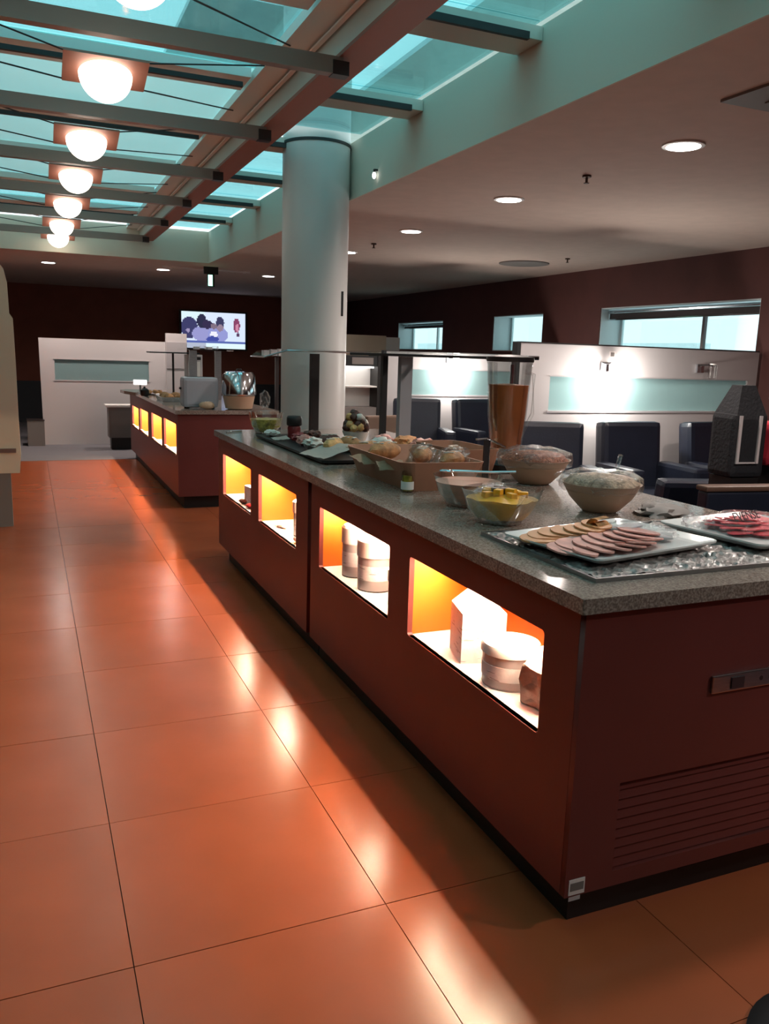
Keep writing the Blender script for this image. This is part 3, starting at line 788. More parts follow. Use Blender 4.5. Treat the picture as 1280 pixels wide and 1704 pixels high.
def flat_sheet(name, lab, x, y, z, sx_, sy_, m_, rz, tilt=.2, cat='paper'):
    o = thing(name, lab, cat, (x, y, z), rz)
    pl = MB(); n = 8
    vs = [[pl.bm.verts.new(((i/n-.5)*sx_, (j/n-.5)*sy_, .006+.010*abs(noise.noise(Vector((i*.5, j*.5, x*30))))+tilt*(i/n)*sx_)) for j in range(n+1)] for i in range(n+1)]
    for i in range(n):
        for j in range(n): pl.bm.faces.new((vs[i][j], vs[i+1][j], vs[i+1][j+1], vs[i][j+1]))
    bmesh.ops.solidify(pl.bm, geom=pl.bm.faces[:], thickness=.0015); pl.smooth = True
    pl.build('sheet', m_, o); return o
flat_sheet('paper_sheet', 'cream paper sheet hanging over the left end of the bread tray', 1.45, 4.12, SZ, .22, .26, 'napkin', .2, .25)
flat_sheet('paper_sheet', 'small white napkin on the slate board by the black bottle', 1.42, 4.95, SZ, .10, .16, 'napkin', -.1, .1)
loaf(1.52, 4.25, SZ+.01, .18, .045, .8, 'pastry', 'seeded golden pastry on the slate board beside cream paper')
loaf(1.64, 4.32, SZ, .18, .05, 1.9, 'bread', 'brown roll on the slate board behind the golden pastry')
loaf(1.66, 4.08, SZ, .2, .05, .5, 'bread', 'flattish brown roll at the near end of slate board')
loaf(1.60, 4.55, SZ, .15, .045, .2, 'choc', 'dark chocolate pastry on the middle of slate board', name='pastry')
crumple('wrapped_snack', 'crumpled clear wrapped snack beside the dark chocolate pastry', 1.47, 4.45, SZ, .05, (1.2, 1, .6), 'napkin', 2, 'snack')
crumple('wrapped_snack', 'brown wrapped snack right of the black bottle', 1.58, 4.80, SZ, .05, (1.2, 1, .7), 'choc', 5, 'snack')
crumple('wrapped_snack', 'red wrapped snack in front of the black bottle', 1.50, 4.83, SZ, .045, (1.2, 1, .6), 'redpack', 6, 'snack')
crumple('wrapped_snack', 'pale ham wrap on the slate board, centre', 1.48, 4.65, SZ, .05, (1.3, .9, .6), 'ham', 8, 'snack')
crumple('wrapped_snack', 'small white wrapped snack at the far end of slate board', 1.43, 5.18, SZ, .04, (1.4, .9, .5), 'napkin', 9, 'snack')
o = thing('black_bottle', 'short black capped bottle standing on the slate board', 'bottle', (1.53, 5.02, SZ))
MB().lathe([(.04, 0), (.042, .01), (.042, .07), (.036, .085)], seg=20).build('body', 'rust', o)
MB().lathe([(.044, .085), (.048, .09), (.048, .135), (.04, .145), (0, .146)], seg=20).build('cap', 'black', o)
# bowl of dried snack balls standing in a paper cone
o = thing('snack_bouquet', 'tall heap of brown and white snack balls in front of column', 'snack', (1.88, 4.85, T))
MB().lathe([(.05, 0), (.055, .005), (.085, .085), (.08, .085), (.05, .012), (0, .01)], seg=24).build('cup', 'napkin', o)
for k in range(26):
    a = k*2.4; lv = k//8; r_ = (.065, .055, .04, .015)[min(lv, 3)]
    MB().ball((r_*math.cos(a), r_*math.sin(a), .10+.03*lv+.008*(k % 3)), .025, 2, (1, 1, 1), .3, k).build('snack_ball', ('choc', 'bread', 'pastry', 'napkin', 'choc')[k % 5], o)
for x, y, m_, lab in ((1.96, 4.60, 'ham', 'pale wrapped sandwich behind the slate board, left'), (2.08, 4.52, 'bread', 'brown wrapped sandwich behind the slate board, middle'), (1.88, 4.42, 'napkin', 'white wrapped sandwich behind the slate board, front'), (2.1, 4.32, 'ham', 'pale wrapped sandwich behind the slate board, right')):
    crumple('sandwich', lab, x, y, T, .07, (1.2, 1, .6), m_, x*3, 'sandwich')
for k in range(11):
    o = thing('pastry', 'small %s pastry with %s topping, %s in %s row behind bread tray' % (('brown', 'golden', 'chocolate')[k % 3], ('cream', 'dark', 'pink')[k % 3], ('leftmost', 'second', 'third', 'rightmost')[k % 4], ('front', 'middle', 'back')[k//4]), 'pastry', (1.80+.055*(k % 4)+.02*(k//4), 3.95+.085*(k//4)+.02*(k % 2), T), k*.9, 'heaped small pastries')
    MB().ball((0, 0, .026), .036, 2, (1.25, .8, .75), .3, k).build('crust', ('bread', 'pastry', 'choc')[k % 3], o)
    MB().ball((0, 0, .052), .016, 2, (1.2, .8, .35), .3, k+3).build('topping', ('napkin', 'choc', 'ham')[k % 3], o)
o = thing('ramekin', 'small white ceramic dish behind the snacks', 'dish', (2.18, 4.62, T))
MB().lathe([(.04, 0), (.045, .05), (.041, .05), (.036, .006), (0, .006)], seg=20).build('dish', 'ceramic', o)
MB().lathe([(.0, .03), (.0385, .03), (.0, .034)], seg=20).build('filling', 'choc', o)
# olive bowl at the far left of the worktop
gb = glass_bowl('olive_bowl', 'glass bowl of green and yellow olives at far end of worktop', 1.51, 5.62, .125, .15, 0, 0)
g = MB().lathe([(.065, .011), (.10, .05), (.112, .10), (0, .105)], seg=24); g.jitter(.006, 40, 3); struct(g.build('olives', 'olive', gb), 'stuff')
o = thing('olive_tongs', 'tiny chrome tongs lying at the far corner of worktop', 'tongs', (1.30, 5.70, T), .4)
for s_ in (-1, 1): MB().tube([(-.06, s_*.004, .004), (0, s_*.012, .006), (.06, s_*.008, .004)], .0035, 6).build('arm', 'chrome', o)

# wrapped bowls of cereal
def wrapped_bowl(lab, x, y, r, h, fill, rim_film=True, seed=1):
    o = thing('cereal_bowl', lab, 'bowl', (x, y, T))
    MB().lathe([(r*.42, 0), (r*.46, .004), (r*.5, .008), (r*.8, h*.5), (r, h), (r*1.02, h*1.0), (r*.97, h*.98), (r*.75, h*.5), (r*.4, .015), (0, .014)], seg=36).build('bowl', 'bowl', o)
    g = MB().lathe([(0, h*.7), (r*.88, h*.78), (r*.95, h*.98), (r*.8, h*1.18), (r*.4, h*1.28), (0, h*1.3)], seg=28); g.jitter(.006, 50, seed)
    struct(g.build('cereal', fill, o), 'stuff')
    g = MB().lathe([(r*1.04, h*.75), (r*1.07, h*.95), (r*1.02, h*1.25), (r*.6, h*1.42), (0, h*1.45)], seg=40)
    g.jitter(.012, 28, seed+2); g.build('cling_film', FILM, o)
    for a in (0.2, 2.2, 4.0):
        MB().ball((r*1.0*math.cos(a), r*1.0*math.sin(a), h*1.1), .03, 2, (1.2, 1, .8), .6, a+seed, 4).build('film_fold', FILM, o)
    return o
wrapped_bowl('film wrapped stoneware bowl of pale flakes, nearest cereal bowl', 1.99, 2.53, .148, .11, 'oats', seed=4)
wrapped_bowl('film wrapped stoneware bowl of brown cereal, behind the pale flakes', 2.13, 3.20, .16, .115, 'cereal', seed=8)
sp = thing('serving_spoon', 'clear plastic serving scoop standing in the pale flakes bowl', 'spoon', (2.03, 2.50, T+.15), .5)
MB().tube([(0, 0, 0), (.01, 0, .03), (.03, 0, .065)], .009, 8).build('handle', FILM, sp)
MB().ball((0, 0, 0), .022, 2, (1.2, .9, .5)).build('scoop', FILM, sp)
o = thing('crumpled_napkin', 'grey crumpled cloth lying behind the pale flakes bowl', 'cloth', (2.20, 2.42, T), .3)
g = MB().ball((0, 0, .0), .1, 3, (1.2, .8, .35), .5, 3, 3)
for v in g.bm.verts: v.co.z = max(0, v.co.z)
g.build('cloth', 'vent', o)
MB().ball((-.05, .02, .025), .03, 2, (1.5, 1, .5), .5, 4).build('fold', 'vent', o)
# juice dispenser
jd = thing('smoothie_jug', 'tall clear jug of orange brown smoothie with dark lid', 'jug', (2.20, 3.58, T))
jd.scale = (1.06, 1.06, 1.16)
MB().lathe([(.085, 0), (.09, .01), (.09, .035), (.07, .05)], seg=28, sq=.5).build('base', 'black', jd)
MB().lathe([(.062, .052), (.066, .056), (.085, .25), (.098, .46), (.101, .47), (.096, .47), (.080, .25), (.060, .062), (0, .06)], seg=32, sq=.5).build('glass', GL, jd)
MB().lathe([(.0, .063), (.0595, .064), (.079, .25), (.088, .375), (0, .38)], seg=32, sq=.5).build('smoothie', 'smoothie', jd)
MB().lathe([(.101, .471), (.104, .475), (.104, .492), (.05, .50), (0, .502)], seg=32, sq=.5).build('lid', 'darksteel', jd)
MB().box(.09, .15, -.015, .015, .482, .50, bev=.004).build('pour_spout', 'chrome', jd)
MB().tube([(.088, 0, .43), (.135, 0, .42), (.14, 0, .25), (.085, 0, .16)], .009, 8).build('handle', GL, jd)
MB().tube([(.0, -.02, .07), (.0, -.02, .46)], .008, 8).build('stirrer', 'chrome', jd)
# tent holder in front of the jug
o = thing('card_holder', 'narrow steel upright card holder with clip, left of the jug', 'holder', (1.88, 3.22, T), .15)
bx(-.03, .03, -.03, .03, 0, .006).build('foot', 'steel', o)
bx(-.014, .014, -.004, .004, .0062, .20).build('upright', 'darksteel', o)
bx(.0141, .018, -.006, .006, .0062, .20).build('edge', 'chrome', o)
MB().tube([(-.06, 0, .205), (0, 0, .207), (.05, -.0, .19), (.11, 0, .165)], .005, 8).build('clip_arm', 'chrome', o)

# sneeze guards
sgd = thing('sneeze_guard', 'glass food guard shelf on steel posts along the worktop back', 'food guard', (2.28, 4.05, T))
bx(-.04, .04, -.025, .025, 0, .555).build('post', 'satin', sgd, (-.08, .78, 0))
bx(-.018, .018, -.02, .02, 0, .555).build('post', 'blackmetal', sgd, (-.08, 1.12, 0))
bx(-.03, .03, -.02, .02, 0, .555).build('post', 'darksteel', sgd, (-.43, 1.55, 0))
bx(-.28, .02, -.35, 1.25, .572, .582).build('glass_shelf', GL, sgd)
bx(-.28, .02, .70, 1.25, .5555, .5715).build('shelf_rail', 'blackmetal', sgd)
bx(-.005, .02, -.35, .695, .556, .571).build('shelf_rail', 'darksteel', sgd)
g = MB()
cs = [(-.10, .575), (-.45, .585), (-.70, .58), (-.80, .56), (-.84, .53)]
va = [[g.bm.verts.new((x, y, z)) for x, z in cs] for y in (1.32, 1.72)]
for i in range(len(cs)-1): g.bm.faces.new((va[0][i], va[0][i+1], va[1][i+1], va[1][i]))
bmesh.ops.solidify(g.bm, geom=g.bm.faces[:], thickness=.006); g.smooth = True
g.build('curved_glass', GL, sgd)
MB().tube([(-.10, 1.315, .57), (-.70, 1.315, .572), (-.845, 1.34, .525), (-.845, 1.70, .525)], .006, 8).build('edge_rail', 'chrome', sgd)

# ---------------------------------------------------------------- far counter contents
T2 = .9385
o = thing('toaster', 'light grey rounded toaster on the near end of far counter', 'toaster', (1.52, 8.15, T2))
MB().box(-.17, .17, -.11, .11, .012, .30, bev=.035).build('body', 'toaster', o)
bx(-.12, .12, -.05, -.02, .3, .302).build('slot', 'black', o); bx(-.12, .12, .02, .05, .3, .302).build('slot', 'black', o)
bx(-.19, -.172, -.015, .015, .18, .20).build('lever', 'black', o)
for x, y in ((-.12, -.07), (.12, -.07), (-.12, .07), (.12, .07)): MB().cyl((x, y, 0), .014, .013, 10).build('foot', 'black', o)
loaf(1.56, 7.98, T2, .15, .045, .1, 'paper', 'small tan bread roll in front of the grey toaster')
o = thing('bread_bin', 'domed steel warming dish with brown base beside the toaster', 'chafing dish', (1.88, 8.02, T2))
MB().lathe([(.10, 0), (.13, .01), (.155, .13), (.15, .135)], seg=32).build('base', 'bowl', o)
MB().lathe([(.16, .136), (.17, .15), (.155, .33), (.13, .36), (0, .365)], seg=32).build('steel_lid', 'chrome', o)
MB().tube([(-.03, -.0, .365), (-.02, 0, .385), (.02, 0, .385), (.03, 0, .365)], .006, 8).build('lid_handle', 'black', o)
crumple('wrapped_snack', 'crumpled clear film right of the steel warming dish', 2.13, 7.98, T2, .07, (.7, .7, 1.2), FILM, 3, 'snack')
o = thing('roll_tray', 'steel tray of bread rolls on the middle of far counter', 'tray', (1.44, 9.3, T2))
MB().frustum((-.13, .13, -.22, .22), (-.15, .15, -.24, .24), 0, .05).build('pan', 'chrome', o)
for k in range(6): MB().ball((-.06+.12*(k % 2), -.14+.14*(k//2), .055), .055, 2, (1, 1, .6), .2, k).build('roll', 'bread', o)
o = thing('condiment_pot', 'small dark condiment pot at the left edge of far counter', 'pot', (1.26, 10.2, T2))
MB().lathe([(.04, 0), (.05, .02), (.05, .07), (.03, .09), (.0, .095)], seg=18).build('pot', 'slate', o)
MB().ball((0, 0, .1), .014, 2).build('knob', 'black', o)
o = thing('salver', 'flat silver salver behind the condiment pot on far counter', 'tray', (1.42, 10.6, T2))
MB().lathe([(.10, 0), (.17, .012), (.165, .014), (.1, .004), (0, .004)], seg=30).build('dish', 'chrome', o)
for k in range(5): MB().ball((.07*math.cos(k*1.25), .07*math.sin(k*1.25), .03), .035, 2, (1, 1, .7), .2, k).build('pastry_piece', 'bread', o)
o = thing('lamp_stand', 'black T shaped food guard stand on far counter', 'stand', (1.55, 9.9, T2))
MB().cyl((0, 0, 0), .05, .008, 20).build('foot', 'black', o)
MB().cyl((0, 0, .008), .012, .50, 10).build('pole', 'black', o)
MB().box(-.28, .28, -.15, .15, .508, .522, bev=.004).build('top_plate', 'slate', o)
o = thing('sneeze_guard', 'glass shelf on two pale posts above the far counter', 'food guard', (1.95, 9.4, T2))
bx(-.30, -.22, -.02, .02, 0, .55).build('post', 'steel', o); bx(-.02, .05, -.02, .02, 0, .55).build('post', 'steel', o)
bx(-.40, .16, -.15, .2, .551, .562).build('glass_shelf', GL, o)
o = thing('drinks_machine', 'white boxy drinks machine behind the toaster on far counter', 'machine', (1.80, 9.95, T2))
bx(-.09, .08, -.1, .15, 0, .50, bev=.006).build('body', 'offwhite', o)
bx(-.07, .06, -.103, -.1, .44, .475).build('dark_slot', 'black', o)
bx(-.06, .05, -.108, -.1, .25, .42).build('paper_label', 'white', o)
o = thing('paper_stack', 'crumpled clear boxes on the glass shelf above far counter', 'boxes', (1.80, 9.45, T2+.5625))
for k in range(4): MB().box(-.06+.07*k-.03, -.06+.07*k+.025, -.05, .05, 0, .03+.01*(k % 2), bev=.004).build('box', FILM if k % 2 else 'tub', o)
o = thing('light_box', 'small glowing white sign left of the T shaped stand', 'sign', (1.30, 10.95, T2))
bx(-.08, .08, -.015, .015, .10, .16).build('lit_panel', E_SIGN, o); bx(-.01, .01, -.01, .01, 0, .10).build('stem', 'steel', o); bx(-.05, .05, -.03, .03, 0, .006).build('foot', 'steel', o)
o = thing('acrylic_shelf', 'clear acrylic wall shelf left of the white column', 'shelf', (2.62, 9.3, 1.44))
bx(-.22, .12, -.12, .12, 0, .014).build('shelf', GL, o)
for k in range(3): bx(-.17+k*.09, -.10+k*.09, -.04, .04, .0145, .075+.01*k, bev=.004).build('box', 'tub', o)
bx(-.02, .02, -.02, .02, -1.44, -.0005).build('post', 'darksteel', o)

# ================================================================ BACKGROUND LEFT
o = thing('service_partition', 'white service partition with long grey window at end of aisle', 'partition', (.18, 13.57, 0))
curve_plate('panel', [(0, 0), (1.92, 0), (1.92, 1.60), (-.02, 1.60)], [[(.19, .98), (1.57, .98), (1.57, 1.29), (.19, 1.29)]], .05, 'offwhite', o).matrix_local = Matrix(((1, 0, 0, 0), (0, 0, -1, .05), (0, 1, 0, 0), (0, 0, 0, 1)))
bx(.19, 1.57, .02, .03, .98, 1.29).build('window_pane', FROST, o)
MB().box(.17, 1.59, -.008, -.0, .965, .98).box(.17, 1.59, -.008, 0, 1.29, 1.30).build('window_trim', 'tub', o)
bx(.0, 1.9, .051, .06, .0, .9).build('rear_board', 'vent', o)
o = thing('white_screen_panel', 'tall narrow white panel standing behind the end of far counter', 'panel', (1.96, 13.2, 0))
bx(0, .32, 0, .05, 0, 1.73).build('panel', 'offwhite', o); bx(.01, .31, -.01, -.0, 1.2, 1.6).build('notice', 'tub', o)
o = thing('side_cabinet', 'low grey cabinet with white ledge beside the far counter', 'cabinet', (1.06, 12.75, 0))
bx(0, .34, 0, .3, .18, .63).build('body', 'vent', o); bx(-.04, .36, -.03, .32, .631, .66).build('ledge', 'white', o); bx(.03, .31, .04, .28, 0, .18).build('plinth', 'black', o)
bx(.02, .32, -.012, -.0005, .22, .58).build('door', 'vent', o)
o = thing('grey_bin', 'grey low box bin left of the white partition', 'bin', (-.05, 13.4, 0))
bx(0, .24, 0, .3, 0, .375, bev=.005).build('body', 'vent', o); bx(-.005, .245, -.005, .305, .376, .39).build('lid', 'darksteel', o)
o = thing('curved_divider', 'tall curved beige divider at the left edge of the photo', 'divider', (-.12, 7.4, 0))
# outline in x (right edge) by height, extruded along y; the right edge bulges
prof = [(.02, .45), (.035, .60), (.03, .90), (.03, 1.3), (.025, 1.70), (.00, 1.74), (-.005, 1.98), (-.025, 2.08), (-.08, 2.16), (-.22, 2.22), (-.75, 2.24)]
g = MB(); a = [g.bm.verts.new((x, 0, z)) for x, z in prof]+[g.bm.verts.new((-.75, 0, .45))]
b = [g.bm.verts.new((v.co.x, .10, v.co.z)) for v in a]
g.bm.faces.new(a); g.bm.faces.new(b[::-1])
for i in range(len(a)): g.bm.faces.new((a[i], a[(i+1) % len(a)], b[(i+1) % len(a)], b[i]))
g.build('panel', 'beige', o)
bx(-.74, -.05, .01, .09, 0, .45).build('plinth', 'vent', o)
MB().box(-.7, .0, -.015, -.001, .62, .655).build('rail', 'steel', o)

# television
tv = thing('television', 'flat wall television showing people, on the far red wall', 'television', (3.58, 17.5, 1.53))
bx(-.70, .70, 0, .05, -.03, .76).build('bezel', 'slate', tv)
bx(-.1, .1, .05, .17, .2, .5).build('wall_bracket', 'slate', tv)
NX, NZ = 64, 34
g = MB(); vv = [[g.bm.verts.new((-.66+1.32*i/NX, -.004, .0+.73*j/NZ)) for j in range(NZ+1)] for i in range(NX+1)]
lay = g.bm.loops.layers.float_color.new('picture')
def pic(u, v):
    c = (.70, .80, .98)
    if v < .14: return (.75, .92, .98) if u > .37 else (.45, .5, .62)
    if v < .20: return (.10, .14, .42)
    def el(cx, cy, rx, ry): return ((u-cx)/rx)**2+((v-cy)/ry)**2 < 1
    if u < .36 and v > .78: c = (.72, .9, .95)
    if el(.12, .55, .13, .30): c = (.05, .05, .14)
    if el(.10, .48, .03, .06): c = (.35, .3, .5)
    if el(.34, .40, .18, .22): c = (.32, .32, .62)
    if el(.56, .38, .16, .24): c = (.30, .32, .66)
    if el(.31, .75, .075, .19): c = (.03, .03, .07)
    if el(.40, .66, .08, .12): c = (.04, .03, .08)
    if el(.60, .72, .065, .17): c = (.05, .05, .12)
    if el(.50, .62, .05, .08): c = (.22, .16, .22)
    if el(.60, .58, .05, .10): c = (.30, .22, .30)
    if el(.50, .38, .06, .10): c = (.85, .85, .95)
    if el(.48, .26, .10, .08): c = (.06, .08, .36)
    if el(.86, .66, .055, .20): c = (.25, .06, .14)
    if el(.87, .60, .025, .12): c = (.62, .25, .38)
    if el(.88, .40, .025, .06): c = (.10, .05, .12)
    return c
for i in range(NX):
    for j in range(NZ):
        f = g.bm.faces.new((vv[i][j], vv[i+1][j], vv[i+1][j+1], vv[i][j+1])); c = pic((i+.5)/NX, (j+.5)/NZ)
        for l in f.loops: l[lay] = (*c, 1)
scm = bpy.data.materials.new('tv picture'); scm.use_nodes = True; n_ = scm.node_tree; n_.nodes.clear()
oo = n_.nodes.new('ShaderNodeOutputMaterial'); ee = n_.nodes.new('ShaderNodeEmission'); at = n_.nodes.new('ShaderNodeAttribute'); at.attribute_name = 'picture'
n_.links.new(at.outputs['Color'], ee.inputs[0]); n_.links.new(ee.outputs[0], oo.inputs[0]); ee.inputs[1].default_value = .52
g.build('screen', scm, tv)

# ================================================================ LOUNGE
def partition(lab, x0, y, L, H, gx0, gx1, gz0, gz1):
    o = thing('lounge_partition', lab, 'partition', (x0, y, 0))
    curve_plate('panel', [(0, .0), (L, .0), (L, H), (0, H)], [[(gx0, gz0), (gx1, gz0), (gx1, gz1), (gx0, gz1)]], .06, 'offwhite', o).matrix_local = Matrix(((1, 0, 0, 0), (0, 0, -1, .06), (0, 1, 0, 0), (0, 0, 0, 1)))
    bx(gx0+.001, gx1-.001, .018, .030, gz0+.001, gz1-.001).build('glass_band', FROST, o)
    MB().box(gx0-.015, gx1+.015, -.008, -.0, gz0-.018, gz0).box(gx0-.012, gx1+.012, -.008, 0, gz1, gz1+.008).build('glass_trim', 'tub', o)
    bx(-.035, -.001, -.01, .07, 0, H+.01).build('end_post', 'blackmetal', o)
    bx(0, L, -.005, .065, H+.0005, H+.012).build('cap_rail', 'darksteel', o)
    return o
P1 = partition('near white lounge partition with long frosted glass band', 3.84, 6.1, 2.72, 1.64, .32, 2.60, 1.07, 1.365)
P2 = partition('rear white lounge partition left of the smoothie jug', 4.02, 9.4, 2.53, 1.55, .34, 2.45, 1.03, 1.34)
def sconce(lab, x, y, z, lit, side):
    o = thing('wall_sconce', lab, 'lamp', (x, y, z))
    bx(-.04, .04, -.02, 0, -.04, .04).build('wall_plate', 'chrome', o)
    MB().tube([(0, -.02, .03), (.02, -.10, .035), (side*.10, -.12, .03)], .008, 8).build('arm', 'darksteel', o)
    MB().lathe([(.035, -.09), (.04, -.085), (.04, .03), (.035, .035)], c=(side*.10, -.12, 0), seg=18).build('shade', E_SCONCE if lit else GL, o)
    MB().cyl((side*.10, -.12, .036), .03, .012, 14).build('cap', 'white', o)
    if lit:
        l = bpy.data.lights.new('sconce_light', 'POINT'); l.energy = SCONCE_W; l.color = (1, .95, .88); l.shadow_soft_size = .04
        q = bpy.data.objects.new('sconce_light', l); COL.objects.link(q); q.parent = o; q.location = (side*.10, -.16, -.13)
    return o
sconce('lit wall sconce glowing on the near lounge partition', 4.72, 6.1, 1.46, True, .3)
sconce('unlit glass wall sconce at the right end of near lounge partition', 5.82, 6.1, 1.47, False, .5)
sconce('lit wall sconce glowing on the rear lounge partition', 4.88, 9.4, 1.46, True, .4)
o = thing('notice_card', 'tiny square notice above the lit sconce on near partition', 'sign', (4.80, 6.1, 1.57))
bx(-.03, .03, -.004, 0, -.028, .028).build('card', 'sticker', o); bx(-.02, .02, -.0055, -.0042, -.018, .018).build('print', 'vent', o)

# third partition pieces near the column
o = thing('tall_cupboard', 'pale beige cupboard top seen right of the column above food guard', 'cupboard', (4.55, 13.0, 0))
bx(0, 1.0, 0, .5, 0, 1.82).build('body', 'beige', o); bx(1.0, 1.25, 0, .5, 0, 1.80).build('side_unit', 'white', o); bx(.02, .98, -.012, -.0005, .1, 1.75).build('door', 'beige', o)
o = thing('service_hatch', 'lit white cabinet with black trim seen between column and guard posts', 'cabinet', (2.98, 8.2, 0))
bx(0, .43, 0, .25, .0, .95).build('lower_body', 'vent', o)
bx(0, .43, 0, .25, 1.38, 1.49).build('header', 'slate', o)
bx(.14, .38, -.004, -.0005, 1.40, 1.47).build('header_strip', 'vent', o)
bx(0.0, .43, .20, .25, .95, 1.38).build('back', 'white', o)
bx(0.02, .41, .05, .19, 1.36, 1.378).build('lamp', E_SIGN, o)
bx(.431, .47, -.01, .26, 0, 1.50).build('side_frame', 'black', o)
bx(0, .43, .0, .199, 1.16, 1.175).build('shelf', 'white', o)

def armchair(lab, x, y, rz, s=1.0, src=[None], scz=1.0):
    if src[0] is None:
        o = thing('armchair', lab, 'chair', (x, y, 0), rz, 'navy lounge armchairs'); src[0] = o
        MB().box(-.24, .24, -.30, .28, .22, .44, bev=.03).build('seat', 'navy', o)
        g = MB().box(-.29, .29, .20, .36, .24, 1.0, bev=.045)
        bmesh.ops.rotate(g.bm, cent=(0, .28, .4), matrix=Matrix.Rotation(-.12, 3, 'X'), verts=g.bm.verts); g.build('backrest', 'navy', o)
        for s_ in (-1, 1):
            MB().box(s_*.31-.07, s_*.31+.07, -.32, .24, .16, .66, bev=.035).build('armrest', 'navy', o)
        for sx_ in (-.28, .28):
            for sy_ in (-.25, .25): MB().cyl((sx_, sy_, 0), .018, .2, 10).build('leg', 'chrome', o)
    else:
        o = copy_tree(src[0]); o.location = (x, y, 0); o.rotation_euler = (0, 0, rz); o['label'] = lab
    o.scale = (s, s, s*scz)
    return o
armchair('navy lounge armchair just right of the smoothie jug', 3.87, 5.5, -.35)
armchair('navy lounge armchair under the sconce, second from the smoothie jug', 4.80, 5.5, -.1)
armchair('navy lounge armchair at the right by the dark bag', 5.72, 5.45, .1)
armchair('navy lounge armchair facing away behind the cereal bowls', 4.05, 4.35, PI-.3, .95, scz=.82)
armchair('navy lounge armchair facing away, right of the cereal bowls', 5.05, 4.4, PI-.1, .98, scz=.84)
armchair('navy armchair against rear partition, left one behind guard post', 4.25, 8.85, -.3, 1)
armchair('navy armchair against rear partition, just left of the smoothie jug', 5.15, 8.8, .1, 1)
o = thing('club_chair', 'dark navy club chair with walnut top rail at the right edge', 'chair', (3.47, 3.08, 0), PI-.15)
o.scale = (1, 1, 1.1)
MB().box(-.30, .38, -.04, .04, .10, .80, bev=.012).build('back_shell', 'navy', o)
MB().box(-.31, .39, -.045, .045, .801, .825, bev=.008).build('top_rail', 'walnut', o)
MB().box(-.28, .36, .05, .55, .2, .42, bev=.03).build('seat', 'navy', o)
bx(-.318, -.31, -.03, .03, .05, .80).build('side_strip', 'steel', o)
for x in (-.25, .33):
    for y in (0, .5): MB().cyl((x, y, 0), .018, .2, 10).build('leg', 'chrome', o)
o = thing('tan_chair', 'small tan backed chair seen right of the column', 'chair', (3.22, 7.3, 0), .2)
MB().box(-.20, .20, .15, .22, .42, .92, bev=.02).build('backrest', 'tan', o); MB().box(-.2, .2, -.2, .2, .40, .46, bev=.01).build('seat', 'navy', o)
for x in (-.17, .17):
    for y in (-.17, .17): MB().cyl((x, y, 0), .014, .4, 8).build('leg', 'chrome', o)
o = thing('lounge_table', 'low dark lounge table between armchairs of the rear bay', 'table', (4.3, 7.3, 0))
MB().cyl((0, 0, .50), .30, .025, 32).build('top', 'slate', o); MB().cyl((0, 0, .0), .03, .5, 12).build('stem', 'chrome', o); MB().cyl((0, 0, 0), .2, .015, 24).build('foot', 'chrome', o)

# bag with pale straps, red bottle rack and glass at right
o = thing('black_bag', 'tall black bag with two pale straps at the right edge', 'bag', (3.42, 3.46, 0), -.1)
MB().box(.08, .30, -.10, .10, .90, 1.25, bev=.03).build('body', 'bagblack', o)
MB().frustum((.09, .29, -.095, .095), (.15, .24, -.04, .04), 1.235, 1.40).build('top', 'bagblack', o)
for x in (.11, .24): MB().box(x-.008, x+.008, -.112, -.101, .98, 1.24).build('strap', 'piping', o)
MB().box(.12, .23, -.11, -.101, .98, .988).build('strap_end', 'piping', o)
bx(.1, .28, -.09, .09, 0, .899).build('stand', 'black', o)
o = thing('red_bottle_rack', 'red cloth covered stand at the right edge beside black bag', 'stand', (3.73, 3.40, 0))
g = MB().box(0, .3, -.1, .1, .97, 1.20, bev=.04); bmesh.ops.subdivide_edges(g.bm, edges=g.bm.edges[:], cuts=2, use_grid_fill=True); g.jitter(.02, 9, 3)
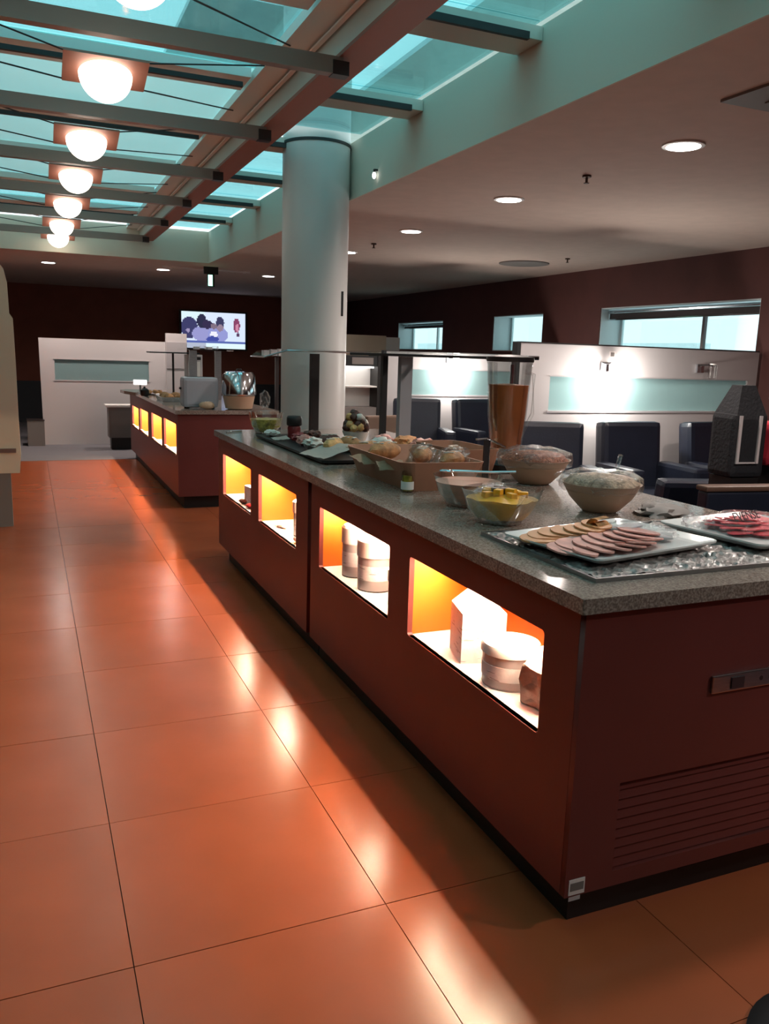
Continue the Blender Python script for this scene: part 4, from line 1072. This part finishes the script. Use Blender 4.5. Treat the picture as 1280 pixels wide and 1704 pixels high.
g.build('cloth', 'redcloth', o); bx(.05, .25, -.06, .06, 0, .97).build('base', 'black', o)
o = thing('wine_glass', 'clear stemmed glass standing on the red cloth', 'glass', (3.83, 3.40, 1.21))
MB().lathe([(.03, 0), (.004, .006), (.004, .06), (.03, .08), (.045, .12), (.036, .17), (.034, .17), (.042, .12), (.027, .083), (0, .075)], seg=24).build('glass', GL, o)
MB().lathe([(.0, .08), (.03, .09), (.036, .1), (0, .1)], seg=20).build('drink', 'tub', o)

# dark round foot at the bottom right corner
o = thing('pedestal_foot', 'dark round pedestal foot at the bottom right corner', 'stand', (1.60, 1.0, 0))
MB().lathe([(.225, 0), (.225, .012), (.19, .024), (.03, .034), (0, .034)], seg=40).build('disc', 'slate', o)
MB().cyl((.0, 0, .0345), .03, .03, 14).build('socket', 'chrome', o)

# ================================================================ OUTSIDE
def facade(lab, x, y0, y1, z0, z1, rows, cols):
    o = thing('outside_building', lab, 'building', (x, y0, 0))
    bx(0, .5, 0, y1-y0, z0, z1).build('wall', 'facade', o)
    dy, dz = (y1-y0)/cols, (z1-z0)/rows
    for i in range(rows):
        for j in range(cols):
            f = bx(-.05, -.001, j*dy+.12*dy, j*dy+.88*dy, z0+i*dz+.25*dz, z0+i*dz+.8*dz).build('window', 'mullion', o)
            bx(-.06, -.051, j*dy+.16*dy, j*dy+.84*dy, z0+i*dz+.3*dz, z0+i*dz+.75*dz).build('pane', 'facadeglass', f)
    return o
facade('pale building seen through the nearest lounge window', 17, 18, 36, -6, 2.1, 3, 8)
facade('pale building seen through the farthest lounge window', 16, 42, 60, -6, 6.5, 6, 8)
o = thing('sky_blocker', 'pale slabs added above the skylight to block parts of the sky', 'sky blocker', (0, 0, 4.4))  # added slabs blocking the sky so parts of the glazing look dimmer
bx(-3.0, .2, 4.6, 12, 1.0, 1.05).build('slab', 'facade', o)
bx(3.6, 4.6, -1, 12, .0, .05).build('slab', 'facade', o)
bx(1.5, 3.2, 8.0, 12, .2, .25).build('slab', 'facade', o)
